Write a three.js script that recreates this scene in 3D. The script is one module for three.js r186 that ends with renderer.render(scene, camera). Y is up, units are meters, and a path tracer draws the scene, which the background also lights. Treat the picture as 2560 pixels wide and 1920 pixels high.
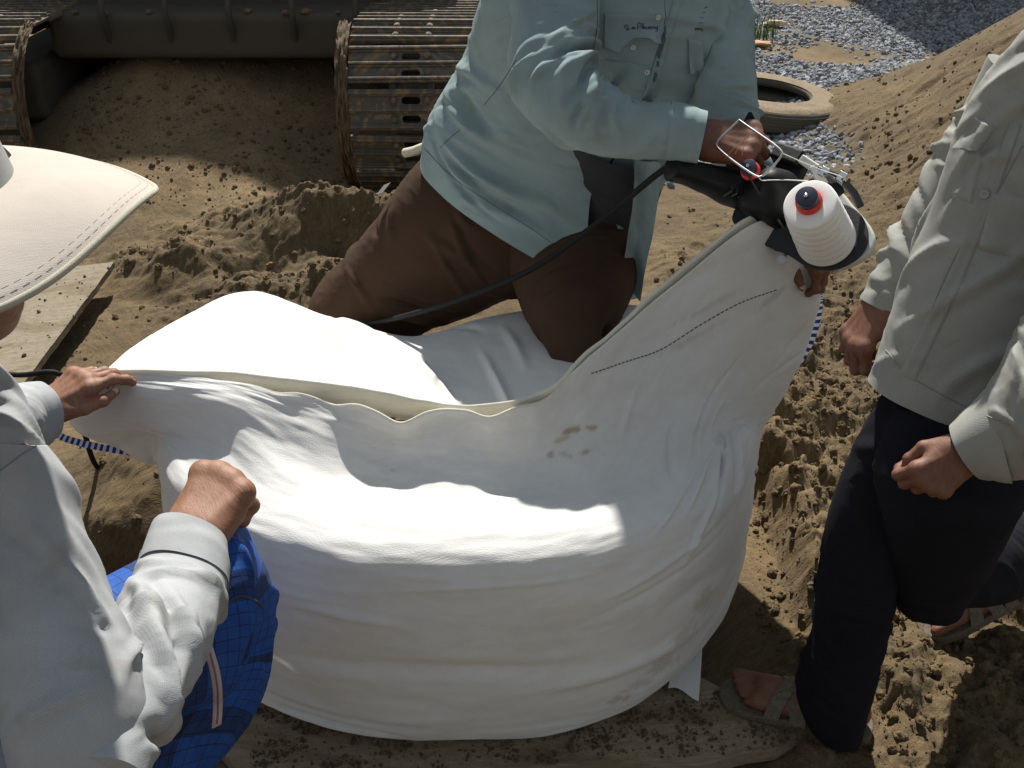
import * as THREE from 'three';
import { mergeGeometries } from 'three/addons/utils/BufferGeometryUtils.js';
import { RoundedBoxGeometry } from 'three/addons/geometries/RoundedBoxGeometry.js';
import { ImprovedNoise } from 'three/addons/math/ImprovedNoise.js';
import { MeshBVH } from 'three-mesh-bvh';

// ------------------------------------------------------------------ camera, sky, sun, exposure
const scene = new THREE.Scene(), SKY = 0.56;
const EYE = 1.55, PITCH = 30.6 * Math.PI / 180, FOCAL = 1000;
const camera = new THREE.PerspectiveCamera(2 * Math.atan(384 / FOCAL) * 180 / Math.PI, 4 / 3, 0.05, 400);
camera.position.set(0, EYE, 0);
camera.rotation.set(-PITCH, 0, 0);
scene.add(camera);
const SUN = new THREE.Vector3(-0.03, Math.tan(51 * Math.PI / 180), -1).normalize();
// hazy bright tropical sky: whitish at the horizon, pale blue overhead
{
  const w = 128, h = 64, d = new Float32Array(w * h * 4);
  for (let y = 0; y < h; y++) for (let x = 0; x < w; x++) { const e = ((y + 0.5) / h - 0.5) * Math.PI, t = Math.pow(Math.max(0, Math.sin(e)), 0.6), k = (y * w + x) * 4, lo = [0.54, 0.55, 0.54], hi = [0.28, 0.345, 0.43]; for (let q = 0; q < 3; q++) d[k + q] = (lo[q] + (hi[q] - lo[q]) * t) * SKY; d[k + 3] = 1; }
  const t = new THREE.DataTexture(d, w, h, THREE.RGBAFormat, THREE.FloatType); t.mapping = THREE.EquirectangularReflectionMapping; t.magFilter = THREE.LinearFilter; t.needsUpdate = true;
  scene.background = t; scene.environment = t;
}
const sun = new THREE.DirectionalLight(new THREE.Color(1, 0.965, 0.90), 4.6);
sun.position.copy(SUN).multiplyScalar(25).add(new THREE.Vector3(0, 0, -3));
sun.target.position.set(0, 0, -3);
sun.castShadow = true;
sun.shadow.mapSize.set(4096, 4096);
Object.assign(sun.shadow.camera, { left: -9, right: 9, top: 9, bottom: -9, near: 1, far: 60 });
sun.shadow.radius = 2.2;
scene.add(sun, sun.target);
const renderer = new THREE.WebGLRenderer({ antialias: true });
renderer.setSize(1024, 768);
renderer.toneMapping = THREE.LinearToneMapping;
renderer.toneMappingExposure = 1.7;
renderer.shadowMap.enabled = true;

// ------------------------------------------------------------------ helpers
const mg = list => { const mixed = list.some(g => g.index) && list.some(g => !g.index); return mergeGeometries(list.map(g => { const q = mixed && g.index ? g.toNonIndexed() : g; for (const k of Object.keys(q.attributes)) if (!['position', 'normal', 'uv'].includes(k)) q.deleteAttribute(k); if (!q.attributes.uv) q.setAttribute('uv', new THREE.Float32BufferAttribute(new Float32Array(q.attributes.position.count * 2), 2)); return q; })); };
const V = (x, y, z) => new THREE.Vector3(x, y, z);
const lerp = (a, b, t) => a + (b - a) * t, clamp = (x, a = 0, b = 1) => Math.min(b, Math.max(a, x));
const smooth = (a, b, x) => { const t = clamp((x - a) / (b - a)); return t * t * (3 - 2 * t); };
let seed = 12345;
const rnd = () => { seed = (seed * 1664525 + 1013904223) >>> 0; return seed / 4294967296; };
const rr = (a, b) => a + (b - a) * rnd();
const PN = new ImprovedNoise();
const noise = (x, y = 0, z = 0) => PN.noise(x + 31.7, y + 17.3, z + 5.1);
const fbm = (x, y, z = 0, o = 4) => { let s = 0, a = 0.5, f = 1; for (let i = 0; i < o; i++) { s += a * noise(x * f, y * f, z * f + i * 7.3); a *= 0.5; f *= 2.03; } return s; };
const CF = V(0, -Math.sin(PITCH), -Math.cos(PITCH)), CU = V(0, Math.cos(PITCH), -Math.sin(PITCH)), CP = V(0, EYE, 0);
const ray = (px, py) => CF.clone().addScaledVector(V(1, 0, 0), (px - 512) / FOCAL).addScaledVector(CU, (384 - py) / FOCAL);
// a point seen in that direction, at a given ground distance or a given height
const P = (px, py, dist) => { const d = ray(px, py); return CP.clone().addScaledVector(d, -dist / d.z); };
const G = (px, py, y = 0) => { const d = ray(px, py); return CP.clone().addScaledVector(d, (y - EYE) / d.y); };
const toPx = p => { const q = p.clone().sub(CP), d = q.dot(CF); return [512 + q.x / d * FOCAL, 384 - q.dot(CU) / d * FOCAL, d]; };

const used = {};
function numbered(name) { const n = used[name] = (used[name] ?? -1) + 1; return n ? `${name}_${String(n).padStart(3, '0')}` : name; }
function shade(o) { o.castShadow = true; o.receiveShadow = true; return o; }
function thing(name, label, category, base, group) {
  const o = new THREE.Group(); o.name = numbered(name); o.position.copy(base); o.userData = { label, category };
  if (group) o.userData.group = group;
  o.userData.base = base.toArray();
  scene.add(o); return o;
}
function rootOf(o) { while (o.parent && o.parent !== scene) o = o.parent; return o; }
// geometry is made in world coordinates and moved to the thing's own base
function part(name, geo, mat, parent) {
  const m = shade(new THREE.Mesh(geo, mat)); m.name = name;
  const r = rootOf(parent);
  geo.translate(-r.position.x, -r.position.y, -r.position.z);
  parent.add(m); return m;
}
function single(name, geo, mat, label, category, group) {
  const m = shade(new THREE.Mesh(geo, mat)); m.name = numbered(name);
  geo.computeBoundingBox(); const c = geo.boundingBox.getCenter(V()); c.y = geo.boundingBox.min.y;
  geo.translate(-c.x, -c.y, -c.z); m.position.copy(c);
  m.userData = { label, category }; if (group) m.userData.group = group;
  scene.add(m); return m;
}
function setting(name, geo, mat, kind = 'structure') { const m = shade(new THREE.Mesh(geo, mat)); m.name = name; m.userData.kind = kind; scene.add(m); return m; }

// ---- textures
function tex(w, h, fn, srgb, rep) {
  const d = new Uint8Array(w * h * 4);
  for (let j = 0; j < h; j++) for (let i = 0; i < w; i++) { const c = fn(i / w, j / h, i, j), k = (j * w + i) * 4; for (let q = 0; q < 3; q++) d[k + q] = clamp(c[q] ?? c[0]) * 255; d[k + 3] = 255; }
  const t = new THREE.DataTexture(d, w, h); t.wrapS = t.wrapT = THREE.RepeatWrapping; t.magFilter = THREE.LinearFilter; t.minFilter = THREE.LinearMipmapLinearFilter; t.generateMipmaps = true;
  if (srgb) t.colorSpace = THREE.SRGBColorSpace;
  if (rep) t.repeat.set(rep, rep);
  t.needsUpdate = true; return t;
}
// noise that repeats over the tile
const tile = (u, v, f, o = 4, s = 0) => { const a = u * Math.PI * 2, b = v * Math.PI * 2, k = f / (Math.PI * 2); let r = 0, am = 0.5, q = k; for (let i = 0; i < o; i++) { r += am * PN.noise(Math.cos(a) * q + s + 3.1, Math.sin(a) * q + Math.cos(b) * q + 9.2, Math.sin(b) * q + s * 2 + i * 3.7); am *= 0.55; q *= 2; } return r; };
const hash = (i, j) => { const s = Math.sin(i * 127.1 + j * 311.7) * 43758.5453; return s - Math.floor(s); };
const sandMap = tex(1024, 1024, (u, v, i, j) => { const g = 0.80 + 0.16 * tile(u, v, 10, 4) + 0.24 * tile(u, v, 90, 3, 4) + (hash(i, j) - 0.5) * 0.3 + (hash(i >> 1, j >> 1) > 0.985 ? -0.25 : 0) + (hash((i + 7) >> 1, j >> 1) > 0.99 ? 0.2 : 0); return [g * 1.0, g * 0.985, g * 0.96]; }, true, 1 / 0.9);
const sandBump = tex(1024, 1024, (u, v, i, j) => { const g = 0.5 + 0.3 * tile(u, v, 40, 3, 2) + 0.25 * Math.abs(tile(u, v, 110, 3, 8)) + (hash(i, j) - 0.5) * 0.16; return [g]; }, false, 1 / 0.9);
const feltMap = tex(512, 512, (u, v, i, j) => { const g = 0.955 + 0.03 * tile(u, v, 14, 3) + (hash(i, j) - 0.5) * 0.03; return [g, g * 0.995, g * 0.985]; }, true, 1 / 0.35);
const feltBump = tex(512, 512, (u, v, i, j) => [0.5 + 0.35 * tile(u, v, 90, 3) + 0.3 * tile(u * 1, v, 200, 2, 5) + (hash(i, j) - 0.5) * 0.12], false, 1 / 0.35);
const weaveMap = tex(512, 512, (u, v, i, j) => { const st = smooth(0.18, 0.40, tile(u, v, 9, 5, 2)) * 0.22, g = 0.92 + 0.12 * tile(u, v, 5, 4) + (((i + j) & 3) === 0 ? -0.03 : 0.01) + (hash(i, j) - 0.5) * 0.05; return [g * (1 - 0.16 * st), g * (1 - 0.24 * st), g * (1 - 0.36 * st)]; }, true, 1 / 0.45);
const weaveBump = tex(512, 512, (u, v, i, j) => [0.5 + 0.2 * Math.sin(i * Math.PI / 2) * Math.sin(j * Math.PI / 2) + (hash(i, j) - 0.5) * 0.25 + 0.3 * tile(u, v, 12, 3)], false, 1 / 0.3);
const skinMap = tex(512, 512, (u, v, i, j) => { const a = tile(u, v, 14, 4), b = tile(u, v, 70, 3, 3); const d = hash(i >> 1, j >> 1) > 0.988 ? 0.12 : 0; return [0.9 + 0.14 * a + 0.14 * b + d, 0.88 + 0.18 * a + 0.16 * b + d, 0.86 + 0.2 * a + 0.18 * b + d]; }, true, 1 / 0.12);
const skinBump = tex(512, 512, (u, v) => [0.5 + 0.5 * tile(u, v, 60, 4)], false, 1 / 0.12);
const rustMap = tex(512, 512, (u, v, i, j) => { const a = smooth(-0.05, 0.22, tile(u, v, 9, 5)), b = smooth(0.0, 0.25, tile(u, v, 16, 4, 6)), n = (hash(i, j) - 0.5) * 0.1; return [lerp(lerp(0.36, 0.42, a), 0.58, b * 0.8) + n, lerp(lerp(0.34, 0.37, a), 0.49, b * 0.8) + n, lerp(lerp(0.31, 0.30, a), 0.36, b * 0.8) + n]; }, true, 1 / 0.5);
const roughBump = tex(512, 512, (u, v, i, j) => [0.5 + 0.5 * tile(u, v, 22, 5) + (hash(i, j) - 0.5) * 0.1], false, 1 / 0.4);
const woodMap = tex(1024, 512, (u, v, i, j) => { const w = tile(u, v, 3, 3) * 0.5, g = Math.abs(Math.sin((v * 22 + w * 3) * Math.PI)), d = smooth(-0.1, 0.25, tile(u, v, 7, 5, 3)), n = (hash(i, j) - 0.5) * 0.12, f = tile(u * 1, v * 1, 60, 2, 4) * 0.2; return [lerp(0.62, 0.54, d) + 0.025 * g + n + f * 0.6, lerp(0.55, 0.465, d) + 0.025 * g + n + f * 0.6, lerp(0.45, 0.35, d) + 0.02 * g + n + f * 0.6]; }, true, 1);
woodMap.repeat.set(1 / 1.2, 1 / 0.6);
const woodBump = woodMap.clone(); woodBump.colorSpace = THREE.NoColorSpace; woodBump.needsUpdate = true;

const mat = (r, g, b, o = {}) => new THREE.MeshPhysicalMaterial({ color: new THREE.Color().setRGB(r, g, b), roughness: 0.85, side: THREE.DoubleSide, ...o });
const cloth = (r, g, b, o = {}) => mat(r, g, b, { roughness: 0.95, specularIntensity: 0.25, map: weaveMap, bumpMap: weaveBump, bumpScale: 0.0007, ...o });
const M = {
  sand: mat(0.215, 0.150, 0.074, { map: sandMap, bumpMap: sandBump, bumpScale: 0.007, vertexColors: true, roughness: 0.98 }),
  clod: mat(0.215, 0.150, 0.074, { map: sandMap, bumpMap: sandBump, bumpScale: 0.004, roughness: 1 }),
  gravel: mat(0.235, 0.245, 0.258, { roughness: 0.9 }),
  felt: mat(0.84, 0.838, 0.825, { map: feltMap, bumpMap: feltBump, bumpScale: 0.0009, roughness: 1, specularIntensity: 0.1, sheen: 0.5, sheenRoughness: 0.9, sheenColor: new THREE.Color(1, 1, 1), vertexColors: true, transmission: 0.22, thickness: 0 }),
  thread: mat(0.06, 0.055, 0.06),
  shirtBlue: cloth(0.275, 0.355, 0.36), shirtGrey: cloth(0.35, 0.35, 0.32), shirtPale: cloth(0.40, 0.412, 0.42),
  brown: cloth(0.066, 0.038, 0.024), navy: cloth(0.012, 0.012, 0.017), undershirt: cloth(0.045, 0.045, 0.05),
  skin: mat(0.285, 0.135, 0.078, { map: skinMap, bumpMap: skinBump, bumpScale: 0.0005, roughness: 0.62 }),
  skinDark: mat(0.19, 0.08, 0.045, { map: skinMap, bumpMap: skinBump, bumpScale: 0.0005, roughness: 0.6 }),
  nail: mat(0.46, 0.27, 0.19, { roughness: 0.4 }), hair: mat(0.012, 0.01, 0.009, { roughness: 0.6 }), eye: mat(0.05, 0.035, 0.03, { roughness: 0.2 }),
  button: mat(0.55, 0.56, 0.54, { roughness: 0.4 }), buttonDark: mat(0.27, 0.27, 0.26, { roughness: 0.4 }),
  seam: mat(0.10, 0.13, 0.14), seamGrey: mat(0.22, 0.22, 0.21), ink: mat(0.02, 0.03, 0.06),
  hat: mat(0.47, 0.42, 0.375, { map: feltMap, bumpMap: weaveBump, bumpScale: 0.0006, roughness: 0.95 }), hatBand: cloth(0.42, 0.43, 0.42), hatTrim: cloth(0.66, 0.62, 0.5),
  black: mat(0.009, 0.009, 0.010, { roughness: 0.5, specularIntensity: 0.4, bumpMap: roughBump, bumpScale: 0.0006 }), blackGloss: mat(0.015, 0.015, 0.018, { roughness: 0.3 }),
  blackPlate: mat(0.022, 0.022, 0.026, { roughness: 0.75, bumpMap: feltBump, bumpScale: 0.0006 }), rubber: mat(0.012, 0.012, 0.013, { roughness: 0.7, specularIntensity: 0.35 }),
  red: mat(0.62, 0.03, 0.015, { roughness: 0.4 }), navyKnob: mat(0.018, 0.02, 0.04, { roughness: 0.32 }), chrome: mat(0.62, 0.62, 0.62, { roughness: 0.28, metalness: 1 }), steel: mat(0.36, 0.36, 0.36, { roughness: 0.42, metalness: 1 }),
  castGrey: mat(0.55, 0.55, 0.5, { roughness: 0.5 }), cone: mat(0.78, 0.77, 0.74, { roughness: 0.95 }), copper: mat(0.42, 0.14, 0.05, { roughness: 0.5 }), whiteThread: mat(0.8, 0.79, 0.75),
  track: mat(0.72, 0.70, 0.68, { map: rustMap, bumpMap: roughBump, bumpScale: 0.004, roughness: 0.75, metalness: 0.0 }), machineDark: mat(0.075, 0.064, 0.05, { specularIntensity: 0.3, bumpMap: roughBump, bumpScale: 0.004 }), machinePaint: mat(0.45, 0.25, 0.03, { roughness: 0.5 }),
  mud: mat(0.24, 0.165, 0.09, { map: sandMap, bumpMap: sandBump, bumpScale: 0.008 }),
  wood: mat(0.62, 0.60, 0.58, { map: woodMap, bumpMap: woodBump, bumpScale: 0.0006, roughness: 0.9 }),
  tyre: mat(0.085, 0.075, 0.055, { bumpMap: roughBump, bumpScale: 0.003, roughness: 0.95 }), tyreDust: mat(0.27, 0.20, 0.12, { map: sandMap, bumpMap: sandBump, bumpScale: 0.004 }),
  sandal: mat(0.19, 0.16, 0.12, { map: sandMap, bumpMap: roughBump, bumpScale: 0.001, roughness: 0.8 }), sandalSole: mat(0.16, 0.13, 0.09, { map: sandMap, bumpMap: roughBump, bumpScale: 0.001 }),
  grass: mat(0.06, 0.13, 0.02), sackWhite: mat(0.75, 0.76, 0.76), sackGreen: mat(0.02, 0.16, 0.09), hut: mat(0.35, 0.36, 0.36), webbing: null, plaid: null,
};
// ---- blue and white striped webbing, blue checked cloth
M.webbing = mat(1, 1, 1, { map: tex(64, 8, (u, v, i) => (i % 16) < 8 ? [0.10, 0.22, 0.55] : [0.86, 0.87, 0.88], true, 1 / 0.05), roughness: 0.9 });
M.plaid = mat(1, 1, 1, {
  map: tex(512, 512, (u, v, i, j) => {
    const thin = (q, n, w) => ((q * n) % 1) < w ? 1 : 0, fu = thin(u, 14, 0.07), fv = thin(v, 14, 0.07);
    const broad = Math.max((u > 0.08 && u < 0.26) ? 0.35 : 0, 0) + ((v > 0.5 && v < 0.66) ? 0.35 : 0) + ((v > 0.1 && v < 0.16) ? 0.45 : 0);
    const k = 1 - clamp(broad * 1.2 + Math.max(fu, fv) * 0.65), n = (hash(i, j) - 0.5) * 0.05 + 0.08 * tile(u, v, 8, 3);
    return [0.03 + 0.04 * k + n * 0.3, 0.07 + 0.22 * k + n, 0.17 + 0.43 * k + n];
  }, true, 1 / 0.22), bumpMap: weaveBump, bumpScale: 0.0006, roughness: 0.8,
});

// ---- surfaces
function gridGeo(nu, nv, fn, uvScale = [1, 1]) {
  const pos = [], uv = [], idx = [];
  for (let j = 0; j <= nv; j++) for (let i = 0; i <= nu; i++) { const p = fn(i / nu, j / nv); pos.push(p.x, p.y, p.z); uv.push(i / nu * uvScale[0], j / nv * uvScale[1]); }
  for (let j = 0; j < nv; j++) for (let i = 0; i < nu; i++) { const a = j * (nu + 1) + i, b = a + 1, c = a + nu + 1, d = c + 1; idx.push(a, b, d, a, d, c); }
  const g = new THREE.BufferGeometry(); g.setAttribute('position', new THREE.Float32BufferAttribute(pos, 3)); g.setAttribute('uv', new THREE.Float32BufferAttribute(uv, 2)); g.setIndex(idx); g.computeVertexNormals(); return g;
}
function weld(g, nu, nv) { // one normal across the seam of a closed grid
  const n = g.attributes.normal; for (let j = 0; j <= nv; j++) { const a = j * (nu + 1), b = a + nu; const v = V(n.getX(a) + n.getX(b), n.getY(a) + n.getY(b), n.getZ(a) + n.getZ(b)).normalize(); n.setXYZ(a, v.x, v.y, v.z); n.setXYZ(b, v.x, v.y, v.z); } return g;
}
const cat = (a, b, c, d, t) => 0.5 * (2 * b + (c - a) * t + (2 * a - 5 * b + 4 * c - d) * t * t + (3 * b - a - 3 * c + d) * t * t * t);
const catV = (a, b, c, d, t) => V(cat(a.x, b.x, c.x, d.x, t), cat(a.y, b.y, c.y, d.y, t), cat(a.z, b.z, c.z, d.z, t));
function along(list, t) { const n = list.length - 1, f = clamp(t) * n, i = Math.min(n - 1, Math.floor(f)), q = f - i; const at = k => list[clamp(k, 0, n)]; return catV(at(i - 1), at(i), at(i + 1), at(i + 2), q); }
// folds of cloth: short ridges with hollows beside them, in metres round and along the tube
function foldSet(n, o = {}) {
  const r = [];
  for (let i = 0; i < n; i++) { const s = rr(...(o.s ?? [0, 1])), a = rr(...(o.a ?? [0, 6.28])), d = rr(...(o.dir ?? [-0.5, 0.5])), L = rr(...(o.len ?? [0.06, 0.2])); r.push([s, a, d, L, rr(...(o.w ?? [0.008, 0.02])), rr(...(o.h ?? [0.003, 0.009])) * (rnd() < (o.neg ?? 0.35) ? -1 : 1)]); }
  return r;
}
function foldAt(F, s, a, R) { // s metres along, a angle, R radius there
  let d = 0;
  for (const [fs, fa, dir, L, w, h] of F) {
    let da = a - fa; da -= Math.round(da / 6.2832) * 6.2832; const x = da * R, y = s - fs; if (Math.abs(x) > L + w * 3 || Math.abs(y) > L + w * 3) continue;
    const c = Math.cos(dir), q = Math.sin(dir), l = x * c + y * q, m = -x * q + y * c + l * l * 0.9 * (fa % 1 - 0.5) / Math.max(L, 0.03); if (Math.abs(l) > L) continue;
    const e = 1 - (l / L) ** 2, k = (m / w) ** 2; d += h * e * e * (1 - 0.7 * k) * Math.exp(-k);
  }
  return d;
}
// fine sharp wrinkles, more of them where the cloth bunches
function crinkle(a, s, r, h, key) { const x = Math.cos(a) * r, y = Math.sin(a) * r, wx = 0.03 * noise(x * 9, y * 9, s * 9 + key), m = smooth(-0.12, 0.3, noise(x * 6 + key, y * 6, s * 6)); const n1 = noise(x * 17 + s * 8, y * 17, (s + wx) * 34 + key), n2 = noise(x * 30 - s * 14, y * 30, (s + wx) * 55 + key + 9); return h * m * ((1 - Math.abs(n1) * 2.2) ** 3 * 0.9 + (1 - Math.abs(n2) * 2.2) ** 3 * 0.4 - 0.4); }
// a tube through rings. Ring: [px1, py1, px2, py2, dist, depthRatio, dist2]
function loft(rings, o = {}) {
  const R = rings.map(r => { if (r.c) return r; const a = P(r[0], r[1], r[4]), b = P(r[2], r[3], r[6] ?? r[4]); return { c: a.clone().lerp(b, 0.5), A: b.clone().sub(a).multiplyScalar(0.5), k: r[5] ?? 1 }; });
  R.forEach((r, i) => {
    const T = R[Math.min(i + 1, R.length - 1)].c.clone().sub(R[Math.max(i - 1, 0)].c).normalize();
    let B = T.clone().cross(r.A); if (B.dot(CP.clone().sub(r.c)) < 0) B.negate();
    r.B = B.normalize().multiplyScalar(r.A.length() * r.k);
  });
  const nu = o.nu ?? 96, C = R.map(r => r.c), As = R.map(r => r.A), Bs = R.map(r => r.B);
  let len = 0; const lens = [0]; for (let i = 1; i <= 200; i++) { len += along(C, i / 200).distanceTo(along(C, (i - 1) / 200)); lens.push(len); }
  const nv = o.nv ?? Math.max(12, Math.ceil(len / 0.006)), sup = 2 / (o.sup ?? 2.3), F = o.folds ?? [], th = o.theta ?? (() => [0, Math.PI * 2]), t0 = o.t0 ?? 0, t1 = o.t1 ?? 1;
  const at = (u, t, extra = 0) => {
    const [a0, a1] = th(t), a = a0 + (a1 - a0) * u, c = Math.cos(a), q = Math.sin(a), A = along(As, t), B = along(Bs, t);
    const x = Math.sign(c) * Math.abs(c) ** sup, y = Math.sign(q) * Math.abs(q) ** sup, s = lens[Math.round(clamp(t) * 200)], r = (A.length() + B.length()) / 2;
    const nrm = A.clone().normalize().multiplyScalar(c).addScaledVector(B.clone().normalize(), q).normalize();
    const ease = 0.2 + 0.8 * smooth(0, 0.05, s) * smooth(len, len - 0.05, s);
    const d = ease * foldAt(F, s, a, r) + (o.disp ? o.disp(a, s, t, len) : 0) + ease * crinkle(a, s, r, o.cr ?? 0.0022, o.key ?? 0) + (o.rough ?? 0.0022) * fbm(Math.cos(a) * r * 11, Math.sin(a) * r * 11, s * 11, 3) + extra;
    return along(C, t).addScaledVector(A, x).addScaledVector(B, y).addScaledVector(nrm, d);
  };
  const rad = As.reduce((s, a, i) => s + a.length() + Bs[i].length(), 0) / As.length / 2;
  let g = gridGeo(nu, nv, (u, v) => at(u, lerp(t0, t1, v)), [rad * 6.28, len]);
  if (!o.theta) weld(g, nu, nv);
  const out = [g];
  const th0 = o.thick ?? 0.004; // inside of the cloth, seen at open ends
  for (const end of o.open ?? []) out.push(gridGeo(nu, 6, (u, v) => { const e = end ? t1 : t0, t = lerp(e, e + (end ? -1 : 1) * Math.min(0.3, (o.inner ?? 0.06) / len), v); return at(u, t, -th0 * Math.min(1, v * 6) - 0.0); }, [rad * 6.28, 0.1]));
  for (const end of o.cap ?? []) { const e = end ? t1 : t0, c = along(C, e); out.push(gridGeo(nu, 4, (u, v) => at(u, e).lerp(c, v), [rad * 6.28, rad])); }
  if (o.theta) for (const u of [0, 1]) out.push(gridGeo(3, nv, (k, v) => { const t = lerp(t0, t1, v); return at(clamp(u + (u ? -1 : 1) * k * 0.02), t, -k * th0); }, [0.01, len])); // turned edge
  const geo = mg(out); geo.userData.at = at; geo.userData.len = len; geo.userData.main = g; return geo;
}
const tube = (pts, r, seg = 48, rad = 8, closed = false) => new THREE.TubeGeometry(new THREE.CatmullRomCurve3(pts, closed, 'centripetal'), seg, r, rad, closed);
const rod = (a, b, r, r2 = r, n = 14) => { const g = new THREE.CylinderGeometry(r2, r, a.distanceTo(b), n); g.applyQuaternion(new THREE.Quaternion().setFromUnitVectors(V(0, 1, 0), b.clone().sub(a).normalize())); g.translate((a.x + b.x) / 2, (a.y + b.y) / 2, (a.z + b.z) / 2); return g; };
const frameM = (o, x, y, z) => new THREE.Matrix4().makeBasis(x, y, z).setPosition(o);
function boxAt(w, h, d, r, m4) { const g = new RoundedBoxGeometry(w, h, d, 3, r); g.applyMatrix4(m4); return g; }

// bones inside the sleeves and legs, from the same rings
const spine = (rings, f = 0.5) => { const c = rings.map(r => { if (r.c) return [r.c, r.A.length() * Math.min(1, r.k ?? 1) * f]; const p = P(r[0], r[1], r[4]), q = P(r[2], r[3], r[6] ?? r[4]); return [p.clone().lerp(q, 0.5), p.distanceTo(q) / 2 * Math.min(1, r[5] ?? 1) * f]; }); return c.slice(1).map((e, i) => [c[i][0], e[0], c[i][1], e[1]]); };
// ---- finding a place on a surface already built (world coordinates)
class Hit {
  constructor(geo) { this.g = geo.clone(); this.b = new MeshBVH(this.g); }
  shoot(px, py) {
    const d = ray(px, py).normalize(), h = this.b.raycastFirst(new THREE.Ray(CP.clone(), d), THREE.DoubleSide); if (!h) return null;
    const n = h.face.normal.clone(); if (n.dot(d) > 0) n.negate(); return { p: h.point.clone(), n };
  }
}
// a piece of cloth laid on a surface: four corners in the order round the piece, or a function
function patch(hit, corners, off = 0.003, nu = 20, nv = 20, shape, free = 0) {
  const [a, b, c, d] = corners, grid = []; let last = null;
  for (let j = 0; j <= nv; j++) for (let i = 0; i <= nu; i++) {
    const u = i / nu, v = j / nv; let x = lerp(lerp(a[0], b[0], u), lerp(d[0], c[0], u), v), y = lerp(lerp(a[1], b[1], u), lerp(d[1], c[1], u), v);
    if (shape) [x, y] = shape(u, v, x, y);
    const h = hit.shoot(x, y) ?? last; if (h) last = h; grid.push(h);
  }
  const first = grid.find(h => h); for (let k = 0; k < grid.length; k++) grid[k] ??= first;
  const av = grid.reduce((s, h) => s.add(h.n), V(0, 0, 0)).normalize();
  const at = (i, j, e) => { const h = grid[j * (nu + 1) + i]; return h.p.clone().addScaledVector(h.n.clone().lerp(av, 0.6).normalize(), e); };
  const edge = (i, j) => i === 0 || j === 0 || i === nu || j === nv;
  return gridGeo(nu, nv, (u, v) => { const i = Math.round(u * nu), j = Math.round(v * nv); if (free) return at(i, j, j === 0 ? -0.001 : off + free * (j / nv) ** 2 * (0.7 + 0.3 * Math.sin(i / nu * 9)) ); return at(i, j, edge(i, j) ? -0.001 : off * (Math.min(i, j, nu - i, nv - j) < 2 ? 0.92 : 1)); }, [0.12, 0.12]);
}
function seamLine(hit, pts, r = 0.0009, off = 0.0004, seg = 40) {
  const out = [], c = new THREE.CatmullRomCurve3(pts.map(p => V(p[0], p[1], 0)), false, 'centripetal');
  for (let i = 0; i <= seg; i++) { const q = c.getPoint(i / seg), h = hit.shoot(q.x, q.y); if (h) out.push(h.p.addScaledVector(h.n, off)); }
  return out.length > 2 ? tube(out, r, out.length * 2, 5) : null;
}
function stitches(hit, pts, r = 0.0009, n = 40) {
  const out = [], c = new THREE.CatmullRomCurve3(pts.map(p => V(p[0], p[1], 0)), false, 'centripetal');
  for (let i = 0; i < n; i++) { const a = c.getPoint(i / n), b = c.getPoint((i + 0.62) / n), ha = hit.shoot(a.x, a.y), hb = hit.shoot(b.x, b.y); if (ha && hb && ha.p.distanceTo(hb.p) < 0.05) out.push(rod(ha.p.addScaledVector(ha.n, r * 0.5), hb.p.addScaledVector(hb.n, r * 0.5), r, r, 5)); }
  return mg(out);
}
function buttonAt(hit, px, py, r = 0.0058) {
  const h = hit.shoot(px, py); if (!h) return null;
  const pts = [[0, 0.6], [0.55, 0.6], [0.7, 1.0], [0.9, 1.0], [1, 0.6], [1, 0], [0, 0]].map(([x, y]) => new THREE.Vector2(x * r, y * r * 0.38));
  const g = new THREE.LatheGeometry(pts, 20), q = new THREE.Quaternion().setFromUnitVectors(V(0, 1, 0), h.n); g.applyQuaternion(q); g.translate(h.p.x + h.n.x * 0.0015, h.p.y + h.n.y * 0.0015, h.p.z + h.n.z * 0.0015);
  const holes = []; for (const [x, z] of [[1, 1], [1, -1], [-1, 1], [-1, -1]]) { const s = new THREE.CylinderGeometry(r * 0.1, r * 0.1, r * 0.3, 6); s.translate(x * r * 0.2, r * 0.12, z * r * 0.2); s.applyQuaternion(q); s.translate(h.p.x + h.n.x * 0.0016, h.p.y + h.n.y * 0.0016, h.p.z + h.n.z * 0.0016); holes.push(s); }
  return [g, mg(holes)];
}
function addButtons(hit, list, parent, m, r) { for (const [x, y] of list) { const b = buttonAt(hit, x, y, r); if (!b) continue; const o = part('button', b[0], m, parent); part('thread_holes', b[1], M.thread, o); } }

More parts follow.
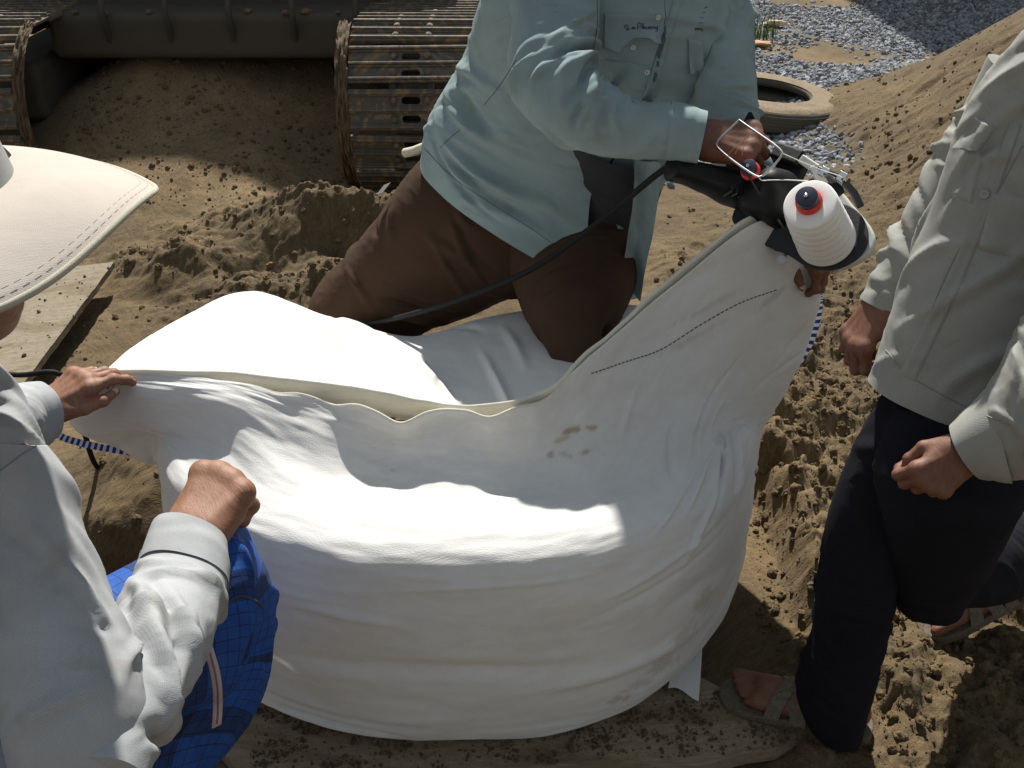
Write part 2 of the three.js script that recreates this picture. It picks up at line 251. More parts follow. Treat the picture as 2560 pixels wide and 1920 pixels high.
// ---- smooth bodies: a distance field meshed with surface nets
function nets(f, lo, hi, cell) {
  const n = [0, 1, 2].map(k => Math.ceil((hi.getComponent(k) - lo.getComponent(k)) / cell) + 2), [nx, ny, nz] = n, val = new Float32Array(nx * ny * nz), id = (x, y, z) => (z * ny + y) * nx + x;
  for (let z = 0; z < nz; z++) for (let y = 0; y < ny; y++) for (let x = 0; x < nx; x++) val[id(x, y, z)] = f(lo.x + x * cell, lo.y + y * cell, lo.z + z * cell);
  const vid = new Int32Array(nx * ny * nz).fill(-1), pos = [], idx = [], E = [[0, 1], [2, 3], [4, 5], [6, 7], [0, 2], [1, 3], [4, 6], [5, 7], [0, 4], [1, 5], [2, 6], [3, 7]];
  for (let z = 0; z < nz - 1; z++) for (let y = 0; y < ny - 1; y++) for (let x = 0; x < nx - 1; x++) {
    const v = []; let neg = 0; for (let k = 0; k < 8; k++) { const q = val[id(x + (k & 1), y + ((k >> 1) & 1), z + (k >> 2))]; v.push(q); if (q < 0) neg++; }
    if (neg === 0 || neg === 8) continue;
    let sx = 0, sy = 0, sz = 0, c = 0; for (const [a, b] of E) if ((v[a] < 0) !== (v[b] < 0)) { const t = v[a] / (v[a] - v[b]); sx += (a & 1) + t * ((b & 1) - (a & 1)); sy += ((a >> 1) & 1) + t * (((b >> 1) & 1) - ((a >> 1) & 1)); sz += (a >> 2) + t * ((b >> 2) - (a >> 2)); c++; }
    vid[id(x, y, z)] = pos.length / 3; pos.push(lo.x + (x + sx / c) * cell, lo.y + (y + sy / c) * cell, lo.z + (z + sz / c) * cell);
  }
  const quad = (a, b, c, d, flip) => { if (a < 0 || b < 0 || c < 0 || d < 0) return; flip ? idx.push(a, c, b, a, d, c) : idx.push(a, b, c, a, c, d); };
  for (let z = 1; z < nz - 1; z++) for (let y = 1; y < ny - 1; y++) for (let x = 1; x < nx - 1; x++) {
    const a = val[id(x, y, z)] < 0;
    if (a !== (val[id(x + 1, y, z)] < 0)) quad(vid[id(x, y - 1, z - 1)], vid[id(x, y, z - 1)], vid[id(x, y, z)], vid[id(x, y - 1, z)], !a);
    if (a !== (val[id(x, y + 1, z)] < 0)) quad(vid[id(x - 1, y, z - 1)], vid[id(x, y, z - 1)], vid[id(x, y, z)], vid[id(x - 1, y, z)], a);
    if (a !== (val[id(x, y, z + 1)] < 0)) quad(vid[id(x - 1, y - 1, z)], vid[id(x, y - 1, z)], vid[id(x, y, z)], vid[id(x - 1, y, z)], !a);
  }
  const g = new THREE.BufferGeometry(); g.setAttribute('position', new THREE.Float32BufferAttribute(pos, 3)); g.setIndex(idx); g.computeVertexNormals();
  const p = g.attributes.position, uv = new Float32Array(p.count * 2); for (let i = 0; i < p.count; i++) { uv[i * 2] = p.getX(i) + p.getZ(i) * 0.5; uv[i * 2 + 1] = p.getY(i) + p.getZ(i) * 0.5; } g.setAttribute('uv', new THREE.Float32BufferAttribute(uv, 2));
  return g;
}
const cap = (x, y, z, a, b, ra, rb) => { const bx = b[0] - a[0], by = b[1] - a[1], bz = b[2] - a[2], px = x - a[0], py = y - a[1], pz = z - a[2], h = clamp((px * bx + py * by + pz * bz) / (bx * bx + by * by + bz * bz + 1e-12)); return Math.hypot(px - bx * h, py - by * h, pz - bz * h) - lerp(ra, rb, h); };
const smin = (a, b, k) => { const h = Math.max(k - Math.abs(a - b), 0) / k; return Math.min(a, b) - h * h * k * 0.25; };
// bones [a, b, ra, rb, k?]
function bodyGeo(bones, cell, k0 = 0.02) {
  const lo = V(1e9, 1e9, 1e9), hi = V(-1e9, -1e9, -1e9); for (const [a, b, ra, rb] of bones) { const r = Math.max(ra, rb) + cell * 3; for (const q of [a, b]) { lo.min(V(q[0] - r, q[1] - r, q[2] - r)); hi.max(V(q[0] + r, q[1] + r, q[2] + r)); } }
  return nets((x, y, z) => { let d = 1e9; for (const [a, b, ra, rb, k] of bones) d = d > 1e8 ? cap(x, y, z, a, b, ra, rb) : smin(d, cap(x, y, z, a, b, ra, rb), k ?? k0); return d; }, lo, hi, cell);
}
// a hand in its own axes: x towards the fingers, y out of its back, z = x cross y; thumb side sg (+1 left hand, -1 right hand)
function handGeo(sg, curls, thumb, spread = 0.05, cell = 0.0028) {
  const S = [['i', 0.090, 0.029, 0.0122, [0.044, 0.026, 0.021]], ['m', 0.094, 0.009, 0.0125, [0.048, 0.030, 0.022]], ['r', 0.089, -0.011, 0.0118, [0.044, 0.028, 0.021]], ['l', 0.080, -0.030, 0.0108, [0.034, 0.021, 0.019]]];
  const palm = [], fingers = [], nails = [];
  const nail = (q, dx, dy, r) => { const g = new THREE.SphereGeometry(1, 12, 8); g.scale(r * 0.95, r * 0.28, r * 0.72); g.rotateZ(Math.atan2(dy, dx)); g.translate(q[0] - dx * r * 0.1 - dy * r * 0.72 * -1 * 1, q[1] - dy * r * 0.1 + dx * r * 0.72, q[2]); nails.push(g); };
  palm.push([[-0.06, 0.0, -0.002 * sg], [-0.03, 0, -0.002], 0.025, 0.025, 0.02], [[-0.04, 0, 0.009 * sg], [0.02, -0.002, 0.014 * sg], 0.022, 0.020, 0.02], [[-0.04, 0, -0.009 * sg], [0.02, -0.002, -0.014 * sg], 0.022, 0.020, 0.02]);
  S.forEach(([, x, z, r, L], i) => {
    palm.push([[0.012, -0.003, z * 0.62 * sg], [x, 0, z * sg], 0.0155, r * 1.06, 0.016]);
    palm.push([[0.004, 0.013, z * 0.35 * sg], [x - 0.006, 0.0075, z * sg], 0.0035, 0.0048, 0.009]); // tendon
    palm.push([[x, 0.002, z * sg], [x + 0.001, 0.002, z * sg], r * 1.12, r * 1.12, 0.008]); // knuckle
    let p = [x, 0, z * sg], ang = 0; const yaw = (1.2 - i) * spread; const chain = [];
    L.forEach((l, j) => { ang += curls[i][j]; const q = [p[0] + l * Math.cos(ang) * Math.cos(yaw), p[1] - l * Math.sin(ang), p[2] + l * Math.cos(ang) * Math.sin(yaw) * sg]; const ra = r * [0.9, 0.82, 0.74][j], rb = r * [0.84, 0.75, 0.62][j]; chain.push([p, q, ra, rb], [p, p, ra * (j ? 1.06 : 1), ra * (j ? 1.06 : 1)]); p = q; if (j === 2) nail(q, Math.cos(ang), -Math.sin(ang), rb * 1.05); });
    fingers.push(chain);
  });
  palm.push([[0.012, -0.012, 0.016 * sg], [0.045, -0.016, 0.03 * sg], 0.015, 0.014, 0.018]); // ball of the thumb
  palm.push([[0.015, -0.010, -0.018 * sg], [0.06, -0.010, -0.026 * sg], 0.013, 0.011, 0.018]);
  const T = thumb.map(q => [q[0], q[1], q[2] * sg]); fingers.push([[T[0], T[1], 0.0150, 0.0122], [T[1], T[2], 0.0115, 0.0105], [T[2], T[3], 0.0106, 0.0078], [T[2], T[2], 0.0112, 0.0112]]);
  const f = (x, y, z) => {
    let d = 1e9; for (const [a, b, ra, rb, k] of palm) d = d > 1e8 ? cap(x, y, z, a, b, ra, rb) : smin(d, cap(x, y, z, a, b, ra, rb), k);
    let e = 1e9; fingers.forEach((ch, i) => { let c = 1e9; for (const [a, b, ra, rb] of ch) c = c > 1e8 ? cap(x, y, z, a, b, ra, rb) : smin(c, cap(x, y, z, a, b, ra, rb), 0.004); e = e > 1e8 ? c : smin(e, c, 0.0022); });
    return smin(d, e, 0.010);
  };
  { const q = T[3], dx = T[3][0] - T[2][0], dz = T[3][2] - T[2][2], g = new THREE.SphereGeometry(1, 12, 8); g.scale(0.0082, 0.0024, 0.0064); g.rotateX(sg * 0.7); g.rotateY(-Math.atan2(dz, dx)); g.translate(q[0] - 0.001, q[1] + 0.0052, q[2] + sg * 0.0036); nails.push(g); }
  const g = nets(f, V(-0.165, -0.12, -0.11), V(0.215, 0.045, 0.11), cell); g.userData.nails = nails; return g;
}
function placeHand(geo, wrist, knuckle, back, scale = 1) {
  const x = knuckle.clone().sub(wrist).normalize(), z = x.clone().cross(back).normalize(), y = z.clone().cross(x);
  const m4 = frameM(wrist, x, y, z).multiply(new THREE.Matrix4().makeScale(scale, scale, scale)); geo.userData.nails.forEach(n => n.applyMatrix4(m4)); geo.applyMatrix4(m4); return geo;
}
const FIST = [[1.35, 1.6, 1.1], [1.4, 1.65, 1.1], [1.45, 1.65, 1.1], [1.45, 1.6, 1.1]], LOOSE = [[0.7, 1.1, 0.8], [0.85, 1.25, 0.8], [0.95, 1.3, 0.8], [1.0, 1.25, 0.8]];
const THUMB_OUT = [[0.022, -0.010, 0.028], [0.052, -0.020, 0.050], [0.080, -0.028, 0.060], [0.104, -0.034, 0.060]], THUMB_FIST = [[0.022, -0.014, 0.026], [0.055, -0.032, 0.042], [0.082, -0.046, 0.028], [0.096, -0.050, 0.004]];
// a head looking along +x, chin to crown about 0.23 m, origin at the base of the neck
function headGeo() {
  const f = (x, y, z) => {
    const el = (cx, cy, cz, a, b, c) => { const q = Math.hypot((x - cx) / a, (y - cy) / b, (z - cz) / c); return (q - 1) * Math.min(a, b, c); };
    let d = el(-0.012, 0.205, 0, 0.098, 0.092, 0.077); d = smin(d, el(0.028, 0.145, 0, 0.064, 0.088, 0.062), 0.03); d = smin(d, el(0.055, 0.088, 0, 0.026, 0.02, 0.028), 0.03);
    d = smin(d, cap(x, y, z, [-0.03, -0.05, 0], [-0.015, 0.11, 0], 0.062, 0.055), 0.03);
    d = smin(d, cap(x, y, z, [0.082, 0.185, 0], [0.105, 0.15, 0], 0.009, 0.014), 0.014); d = smin(d, cap(x, y, z, [0.092, 0.143, -0.012], [0.092, 0.143, 0.012], 0.008, 0.008), 0.01);
    d = smin(d, cap(x, y, z, [0.078, 0.195, -0.034], [0.078, 0.195, 0.034], 0.012, 0.012), 0.02);
    for (const s of [-1, 1]) { d = -smin(-d, Math.hypot(x - 0.09, y - 0.178, z - s * 0.031) - 0.014, 0.012); d = smin(d, cap(x, y, z, [-0.012, 0.19, s * 0.078], [-0.006, 0.145, s * 0.074], 0.013, 0.008), 0.008); d = smin(d, el(0.05, 0.15, s * 0.042, 0.026, 0.022, 0.018), 0.02); }
    d = smin(d, cap(x, y, z, [0.084, 0.118, -0.02], [0.084, 0.118, 0.02], 0.0065, 0.0065), 0.006); d = smin(d, cap(x, y, z, [0.081, 0.105, -0.016], [0.081, 0.105, 0.016], 0.0075, 0.0075), 0.006);
    return d;
  };
  return nets(f, V(-0.14, -0.12, -0.12), V(0.15, 0.32, 0.12), 0.0042);
}
function hairGeo() {
  const f = (x, y, z) => { const q = Math.hypot((x + 0.016) / 0.106, (y - 0.205) / 0.101, z / 0.085); const d = (q - 1) * 0.085 + 0.004 * noise(x * 60, y * 60, z * 60); return Math.max(d, 0.16 + x * 0.55 - y + Math.max(0, x) * 0.25, x - 0.078 + (y > 0.24 ? -0.05 : 0)); };
  return nets(f, V(-0.15, 0.08, -0.12), V(0.13, 0.33, 0.12), 0.005);
}

// ------------------------------------------------------------------ ground
const h2 = (i, j, k) => { let n = (i * 374761393 + j * 668265263 + k * 2147483647) | 0; n = Math.imul(n ^ (n >>> 13), 1274126177); return ((n ^ (n >>> 16)) >>> 0) / 4294967296; };
function lumps(x, z, cell, k) {
  const i0 = Math.floor(x / cell), j0 = Math.floor(z / cell); let best = 0;
  for (let j = j0 - 1; j <= j0 + 1; j++) for (let i = i0 - 1; i <= i0 + 1; i++) {
    const a = h2(i, j, k), r = cell * (0.25 + 0.6 * h2(i, j, k + 3)), cx = (i + h2(i, j, k + 1)) * cell, cz = (j + h2(i, j, k + 2)) * cell, d = Math.hypot(x - cx, (z - cz) * (0.8 + a * 0.5)) / r;
    if (d < 1) { const h = r * (0.35 + 0.5 * a) * (1 - d * d); if (h > best) best = h; }
  }
  return best;
}
const bump2 = (x, z, cx, cz, rx, rz) => Math.exp(-(((x - cx) / rx) ** 2) - ((z - cz) / rz) ** 2);
const cone = (x, z, cx, cz, h, s) => { const r = Math.hypot(x - cx, z - cz) * (1 + 0.12 * noise(x * 0.9, z * 0.9, 4)); const v = h - s * r; return v > 0.15 ? v : v > -0.15 ? (v + 0.15) ** 2 / 0.6 : 0; };
function rough(x, d) { // how cloddy the sand is, 0..1
  let m = 0.12 + 0.25 * smooth(0.0, 0.3, fbm(x * 1.3, d * 1.3, 2));
  m = Math.max(m, smooth(0.40, 0.62, x) * smooth(4.2, 2.6, d) * 0.95);
  m = Math.max(m, 1.0 * bump2(x, d, -0.65, 3.68, 0.65, 0.22), 0.9 * bump2(x, d, -0.2, 3.45, 0.6, 0.2), 0.9 * bump2(x, d, -0.75, 3.15, 0.45, 0.22), 0.8 * bump2(x, d, -1.0, 2.35, 0.16, 0.3), 0.7 * bump2(x, d, -0.95, 1.75, 0.14, 0.2), 0.9 * bump2(x, d, -1.3, 3.45, 0.35, 0.16));
  m = Math.max(m, 0.42 * smooth(0.9, 1.8, x) * smooth(6.5, 5.0, d));
  m *= 1 - 0.9 * smooth(3.9, 4.15, d) * smooth(0.2, -0.2, x);
  return clamp(m);
}
const plankMask = (x, d) => smooth(0.62, 0.5, Math.abs(x + 0.05)) * smooth(1.0, 1.1, d) * smooth(2.5, 2.3, d) * (1 - smooth(0.30, 0.40, x) * smooth(1.36, 1.44, d));
function height(x, z, fine = true) {
  const d = -z;
  let h = 0.035 * fbm(x * 0.8, d * 0.8, 1, 3) + 0.02 * fbm(x * 2.4, d * 2.4, 9, 3);
  h += cone(x, d, 3.75, 4.5, 1.42, 0.60);
  h += cone(x, d, -1.72, 4.9, 0.52, 0.46) + cone(x, d, -0.72, 5.2, 0.36, 0.42) + 0.05 * bump2(x, d, -1.15, 4.2, 0.3, 0.25);
  h += 0.19 * bump2(x, d, -0.62, 3.66, 0.60, 0.17) + 0.06 * bump2(x, d, -0.15, 3.5, 0.5, 0.2) + 0.10 * bump2(x, d, -0.70, 3.12, 0.34, 0.18) + 0.05 * bump2(x, d, -1.25, 3.4, 0.35, 0.12);
  h += 0.10 * bump2(x, d, 0.75, 2.3, 0.25, 0.3) + 0.07 * bump2(x, d, 0.65, 1.75, 0.2, 0.2) + 0.05 * bump2(x, d, 1.25, 2.2, 0.3, 0.3) - 0.03 * bump2(x, d, 0.95, 1.62, 0.22, 0.14);
  h += 0.10 * bump2(x, d, -0.92, 2.12, 0.20, 0.22) - 0.26 * bump2(x, d, -0.93, 1.76, 0.22, 0.10) - 0.10 * bump2(x, d, 0.62, 1.55, 0.04, 0.12);
  h -= 0.05 * bump2(x, d, 0.5, 1.06, 0.5, 0.16);
  // wheel and boot hollows in the trodden sand
  for (const [cx, cz, rx, rz, q] of [[-0.95, 3.4, 0.10, 0.08, 0.09], [-0.62, 3.5, 0.12, 0.06, 0.08], [-0.45, 3.25, 0.16, 0.05, 0.035], [-0.98, 2.75, 0.12, 0.10, 0.06], [-1.12, 3.2, 0.25, 0.05, 0.04], [-0.75, 2.72, 0.09, 0.05, 0.035], [0.75, 3.1, 0.14, 0.06, 0.05], [0.9, 2.7, 0.10, 0.07, 0.06], [1.2, 3.4, 0.15, 0.05, 0.03]]) h -= q * bump2(x, d, cx, cz, rx, rz) * (1 + 0.5 * noise(x * 9, d * 9));
  if (fine) {
    const m = rough(x, d) * (1 - 0.6 * bump2(x, d, 0.95, 1.62, 0.2, 0.12)), w = 0.03 * noise(x * 16, d * 16, 3) + 0.012 * noise(x * 50, d * 50, 5), w2 = 0.03 * noise(x * 16, d * 16, 8) + 0.012 * noise(x * 50, d * 50, 1);
    h += m * (0.45 * lumps(x + w * 1.5, d + w2 * 1.5, 0.21, 31) + 0.8 * lumps(x + w, d + w2, 0.11, 1) + 0.9 * lumps(x + w, d + w2, 0.048, 7) + 0.6 * lumps(x + w * 0.5, d, 0.022, 13));
    h += (0.25 + m) * (0.006 * Math.abs(noise(x * 38, d * 38, 2)) + 0.0035 * noise(x * 90, d * 90, 6));
    h += 0.014 * fbm(x * 6, d * 6, 5, 4) * (0.4 + m) + 0.02 * m * (1 - 2 * Math.abs(noise(x * 7 + w * 20, d * 7, 17))) ** 3;
    // pressed tread marks
    h += 0.007 * smooth(0.2, 0.6, bump2(x, d, -0.55, 3.28, 0.22, 0.14) + bump2(x, d, -1.0, 3.0, 0.2, 0.15)) * Math.sign(Math.sin((x * 0.4 + d) * 130)) * 0.5;
  }
  const pm = plankMask(x, d); h = lerp(h, -0.035, pm);
  const bm = smooth(0.80, 0.72, Math.hypot(x + 0.1, d - 1.88)); h = lerp(h, Math.min(h, -0.02), bm);
  if (d < 1.0) h *= smooth(0.2, 1.0, d) * 0.6 + 0.4;
  return h;
}
function axis(lo, hi, step, far, grow) { const a = []; for (let x = lo; x <= hi; x += step) a.push(x); let s = step, x = lo; const b = []; while (x > -far) { s *= grow; x -= s; b.unshift(x); } s = step; x = a[a.length - 1]; while (x < far) { s *= grow; x += s; a.push(x); } return [...b, ...a]; }
{
  const X = axis(-1.75, 1.5, 0.0085, 120, 1.035), Z = axis(-4.9, -0.9, 0.0085, 120, 1.035), nx = X.length, nz = Z.length;
  const pos = new Float32Array(nx * nz * 3), uv = new Float32Array(nx * nz * 2), col = new Float32Array(nx * nz * 3), idx = [];
  for (let j = 0; j < nz; j++) for (let i = 0; i < nx; i++) {
    const x = X[i], z = Z[j], k = j * nx + i, far = smooth(14, 8, Math.hypot(x, z));
    pos[k * 3] = x; pos[k * 3 + 1] = height(x, z) * far; pos[k * 3 + 2] = z; uv[k * 2] = x; uv[k * 2 + 1] = -z;
    const d = -z, damp = smooth(-0.25, 0.3, fbm(x * 1.1, d * 1.1, 21, 4) + 0.42 * smooth(0.2, 0.9, x) * smooth(6.5, 4, d) + 0.5 * bump2(x, d, -0.65, 3.68, 0.7, 0.22) + 0.4 * bump2(x, d, -0.75, 3.1, 0.5, 0.25)), dry = smooth(3.85, 4.2, d) * smooth(0.2, -0.3, x) + 0.4 * smooth(0.05, 0.35, fbm(x * 2.3, d * 2.3, 33, 3)) * smooth(0.8, 0.2, x);
    let b = lerp(1.12, 0.66, damp); b = lerp(b, 1.28, clamp(dry) * 0.8);
    b *= 1 + 0.22 * fbm(x * 6, d * 6, 61, 4); let c = [b, b, b * lerp(1, 0.94, damp)];
    c[2] *= lerp(1, 1.08, clamp(dry));
    const gv = smooth(4.3, 4.8, d) * smooth(0.0, 0.4, x) * smooth(-0.2, 0.15, fbm(x * 0.9, d * 0.9, 44, 4) + 0.12) * smooth(0.12, 0.02, cone(x, d, 3.75, 4.5, 1.42, 0.6));
    c = [lerp(c[0], 0.7, gv), lerp(c[1], 0.95, gv), lerp(c[2], 1.5, gv)];
    col.set(c, k * 3);
  }
  for (let j = 0; j < nz - 1; j++) for (let i = 0; i < nx - 1; i++) { const a = j * nx + i, b = a + 1, c = a + nx, e = c + 1; idx.push(a, c, b, b, c, e); }
  const g = new THREE.BufferGeometry(); g.setAttribute('position', new THREE.BufferAttribute(pos, 3)); g.setAttribute('uv', new THREE.BufferAttribute(uv, 2)); g.setAttribute('color', new THREE.BufferAttribute(col, 3)); g.setIndex(idx); g.computeVertexNormals();
  setting('ground', g, M.sand);
}
function stone(sub, k, flat = 1) { const g = new THREE.IcosahedronGeometry(1, sub), p = g.attributes.position; for (let i = 0; i < p.count; i++) { const x = p.getX(i), y = p.getY(i), z = p.getZ(i), r = 1 + 0.42 * noise(x * 1.3 + k, y * 1.3, z * 1.3) + 0.2 * noise(x * 3.1, y * 3.1 + k, z * 3.1); p.setXYZ(i, x * r, y * r * flat, z * r); } g.computeVertexNormals(); const uv = g.attributes.uv; for (let i = 0; i < uv.count; i++) uv.setXY(i, uv.getX(i) * 0.2, uv.getY(i) * 0.2); return g; }
function scatter(name, geo, m, list, tint) {
  const im = shade(new THREE.InstancedMesh(geo, m, list.length)); im.name = name; const o = new THREE.Object3D(), c = new THREE.Color();
  list.forEach((q, i) => { o.position.set(q[0], q[1], q[2]); o.rotation.set(rr(0, 6), rr(0, 6), rr(0, 6)); o.scale.set(q[3] * rr(0.8, 1.3), q[3] * rr(0.7, 1.1), q[3] * rr(0.8, 1.3)); o.updateMatrix(); im.setMatrixAt(i, o.matrix); const t = tint(); im.setColorAt(i, c.setRGB(...t)); });
  im.userData.kind = 'stuff'; scene.add(im); return im;
}
{
  const L = [[], [], []]; let n = 0;
  while (n < 15000) {
    const d = 1.0 + 3.9 * Math.pow(rnd(), 0.75), x = rr(-0.62, 0.62) * (d + 0.6), m = rough(x, d);
    if (rnd() > m * m * 1.1 + 0.02 || Math.hypot(x + 0.1, d - 1.88) < 0.68 || plankMask(x, d) > 0.4) continue;
    const s = 0.0016 + 0.011 * Math.pow(rnd(), 7); L[n % 3].push([x, height(x, -d) + s * 0.25, -d, s]); n++;
  }
  for (let i = 0; i < 1500; i++) { const x = rr(0.9, 4.2), d = rr(2.6, 6), s = 0.003 + 0.011 * Math.pow(rnd(), 6); L[i % 3].push([x, height(x, -d) + s * 0.2, -d, s]); }
  for (let i = 0; i < 1500; i++) { const x = rr(-2.0, -0.4), d = rr(3.9, 5.2), s = 0.003 + 0.01 * Math.pow(rnd(), 4); L[i % 3].push([x, height(x, -d) + s * 0.2, -d, s]); }
  L.forEach((l, k) => scatter(numbered('sand_clods'), stone(2, k * 7 + 1), M.clod, l, () => { const t = rr(0.68, 1.08); return [t, t, t * rr(0.92, 1.02)]; }));
  const Gv = [[], []];
  for (let i = 0; i < 120000; i++) {
    const d = 4.2 + 8.8 * Math.pow(rnd(), 1.3), x = rr(-0.5, 0.62 * d + 0.5), v = smooth(4.3, 4.8, d) * smooth(0.0, 0.4, x) * smooth(-0.22, 0.12, fbm(x * 0.9, d * 0.9, 44, 4) + 0.12) * smooth(0.12, 0.02, cone(x, d, 3.75, 4.5, 1.42, 0.6));
    if (rnd() > v) continue; const s = 0.007 + 0.011 * rnd() * rnd() * 2; Gv[i & 1].push([x, height(x, -d, false) * smooth(14, 8, Math.hypot(x, d)) + s * 0.3 + 0.004, -d, s]);
  }
  Gv.forEach((l, k) => scatter(numbered('gravel'), stone(0, k * 5 + 3, 0.7), M.gravel, l, () => { const t = rr(0.45, 1.35); return [t * rr(0.95, 1.05), t, t * rr(0.97, 1.08)]; }));
}

// ------------------------------------------------------------------ excavator (facing us, mostly above the picture)
{
  const cx = -1.34, front = 4.05, rad = 0.33, LEN = 2.6, pitch = 0.176;
  const ex = thing('excavator', 'dusty crawler excavator with steel tracks parked in the shade behind the sand', 'excavator', V(cx, 0, -(front + 1.9)));
  // one track shoe: plate with slots, three bars across it, four bolts; x across the track, y along it, z outwards
  const sh = new THREE.Shape(); const W = 0.505, H = 0.150; sh.moveTo(-W / 2, -H / 2); sh.lineTo(W / 2, -H / 2); sh.lineTo(W / 2, H / 2); sh.lineTo(-W / 2, H / 2);
  for (const y of [-0.038, 0.036]) { const h = new THREE.Path(); h.absellipse(-0.024, y, 0.016, 0.016, Math.PI / 2, Math.PI * 1.5, false, 0); h.absellipse(0.024, y, 0.016, 0.016, -Math.PI / 2, Math.PI / 2, false, 0); sh.holes.push(h); }
  const bits = [new THREE.ExtrudeGeometry(sh, { depth: 0.010, bevelEnabled: true, bevelSize: 0.002, bevelThickness: 0.002, bevelSegments: 1, curveSegments: 8 })];
  for (const y of [-H / 2 + 0.008, 0.0, H / 2 - 0.008]) { const b = new RoundedBoxGeometry(W, 0.012, 0.022, 2, 0.004); b.translate(0, y, 0.019); const f = new RoundedBoxGeometry(W, 0.028, 0.012, 2, 0.004); f.translate(0, y, 0.014); bits.push(b, f); }
  for (const bx of [-0.068, 0.068]) for (const y of [-0.038, 0.036]) { const b = new THREE.SphereGeometry(0.0155, 10, 6); b.scale(1, 1, 0.8); b.translate(bx, y, 0.016); bits.push(b); }
  const shoeGeo = mg(bits); shoeGeo.computeVertexNormals();
  { const p = shoeGeo.attributes.position, uv = new Float32Array(p.count * 2); for (let i = 0; i < p.count; i++) { uv[i * 2] = p.getX(i); uv[i * 2 + 1] = p.getY(i) + p.getZ(i); } shoeGeo.setAttribute('uv', new THREE.BufferAttribute(uv, 2)); }
  const link = mg([-0.075, 0.075].map(x => { const b = new RoundedBoxGeometry(0.03, 0.185, 0.075, 2, 0.012); b.translate(x, 0, -0.045); return b; }).concat([0.086, -0.086].map(y => { const p = new THREE.CylinderGeometry(0.022, 0.022, 0.18, 14); p.rotateZ(Math.PI / 2); p.translate(0, y, -0.05); return p; })));
  const per = 2 * LEN + 2 * Math.PI * rad, N = Math.round(per / pitch);
  const trackMats = [0, 1, 2].map(k => { const m = M.track.clone(); m.map = rustMap.clone(); m.map.offset.set(k * 0.31, k * 0.17); m.map.needsUpdate = true; return m; });
  for (const side of [1, -1]) {
    const tx = cx + side * 0.93, tr = new THREE.Group(); tr.name = 'track'; ex.add(tr);
    for (let i = 0; i < N; i++) {
      let s = ((i + 0.28) / N) * per, z, y, nz, ny;
      if (s < Math.PI * rad) { const a = s / rad - Math.PI / 2; z = Math.cos(a) * rad; y = Math.sin(a) * rad; nz = Math.cos(a); ny = Math.sin(a); }
      else if ((s -= Math.PI * rad) < LEN) { z = -s; y = rad - 0.05 * Math.sin(s / LEN * Math.PI); nz = 0; ny = 1; }
      else if ((s -= LEN) < Math.PI * rad) { const a = s / rad + Math.PI / 2; z = -LEN + Math.cos(a) * rad; y = Math.sin(a) * rad; nz = Math.cos(a); ny = Math.sin(a); }
      else { s -= Math.PI * rad; z = -LEN + s; y = -rad; nz = 0; ny = -1; }
      const n = V(0, ny, nz), o = V(tx, y + rad + 0.045, -(front + rad + 0.02) + z), up = V(1, 0, 0).cross(n).negate();
      const tilt = (h2(i, side, 9) - 0.5) * 0.05, m4 = frameM(o, V(1, 0, 0).applyAxisAngle(n, tilt), up.clone().applyAxisAngle(n, tilt), n);
      const shoe = shade(new THREE.Mesh(shoeGeo, trackMats[i % 3])); shoe.name = 'track_shoe'; shoe.applyMatrix4(m4); shoe.position.sub(ex.position); tr.add(shoe);
      if (i < 12 || i > N - 3) { const l = shade(new THREE.Mesh(link, M.track)); l.name = 'track_link'; l.applyMatrix4(m4); l.position.sub(ex.position); tr.add(l); }
    }
    // idler wheel and side frame
    const idl = new THREE.LatheGeometry([[0, -0.06], [0.15, -0.06], [0.20, -0.03], [0.255, -0.05], [0.255, 0.05], [0.20, 0.03], [0.15, 0.06], [0, 0.06]].map(q => new THREE.Vector2(...q)), 36); idl.rotateZ(Math.PI / 2);
    for (const [k, nm] of [[0, 'idler_wheel'], [1, 'drive_sprocket']]) { const g = idl.clone(); g.translate(tx, rad + 0.045, -(front + rad + 0.02) - k * LEN); part(nm, g, M.machineDark, tr); }
    part('track_frame', boxAt(0.30, 0.26, LEN - 0.3, 0.04, new THREE.Matrix4().makeTranslation(tx, rad + 0.05, -(front + rad + 0.02) - LEN / 2)), M.machineDark, tr);
    // mud caked on the inner edge of the track guard
    const gd = gridGeo(12, 60, (u, v) => { const x = tx - side * (0.255 + 0.05 * u), a = -1.2 + v * 2.6, n = 0.035 * fbm(u * 5, v * 16, side * 3) + 0.01 * noise(u * 9, v * 50); return V(x + n * 0.4, rad + 0.05 + Math.sin(a) * (0.36 + n), -(front + rad) + Math.cos(a) * (0.33 + n)); }, [0.6, 1.2]); part('mud_guard', gd, M.mud, tr);
  }
  // body between the tracks
  const dark = M.machineDark, mid = -(front + rad + 1.2);
  part('car_body', mg([boxAt(1.40, 0.36, 1.3, 0.05, new THREE.Matrix4().makeTranslation(cx, 0.66, mid)), boxAt(1.95, 0.80, 0.3, 0.05, new THREE.Matrix4().makeTranslation(cx, 0.45, mid - 0.7)), boxAt(1.5, 0.20, 0.5, 0.04, new THREE.Matrix4().makeTranslation(cx, 0.60, mid + 0.65))]), dark, ex);
  { const r = new THREE.CylinderGeometry(0.62, 0.66, 0.25, 40); r.translate(cx, 0.92, mid); part('slew_ring', r, dark, ex); }
  // upper works
  const hz = -(front + 2.35);
  part('deck', boxAt(2.35, 0.16, 3.9, 0.05, new THREE.Matrix4().makeTranslation(cx - 0.1, 0.96, hz - 0.50)), dark, ex);
  part('counterweight', boxAt(1.9, 0.75, 0.55, 0.14, new THREE.Matrix4().makeTranslation(cx, 1.60, hz + 0.60)), M.machinePaint, ex);
  part('engine_hood', boxAt(1.8, 0.75, 1.5, 0.08, new THREE.Matrix4().makeTranslation(cx, 1.62, hz - 0.50)), M.machinePaint, ex);
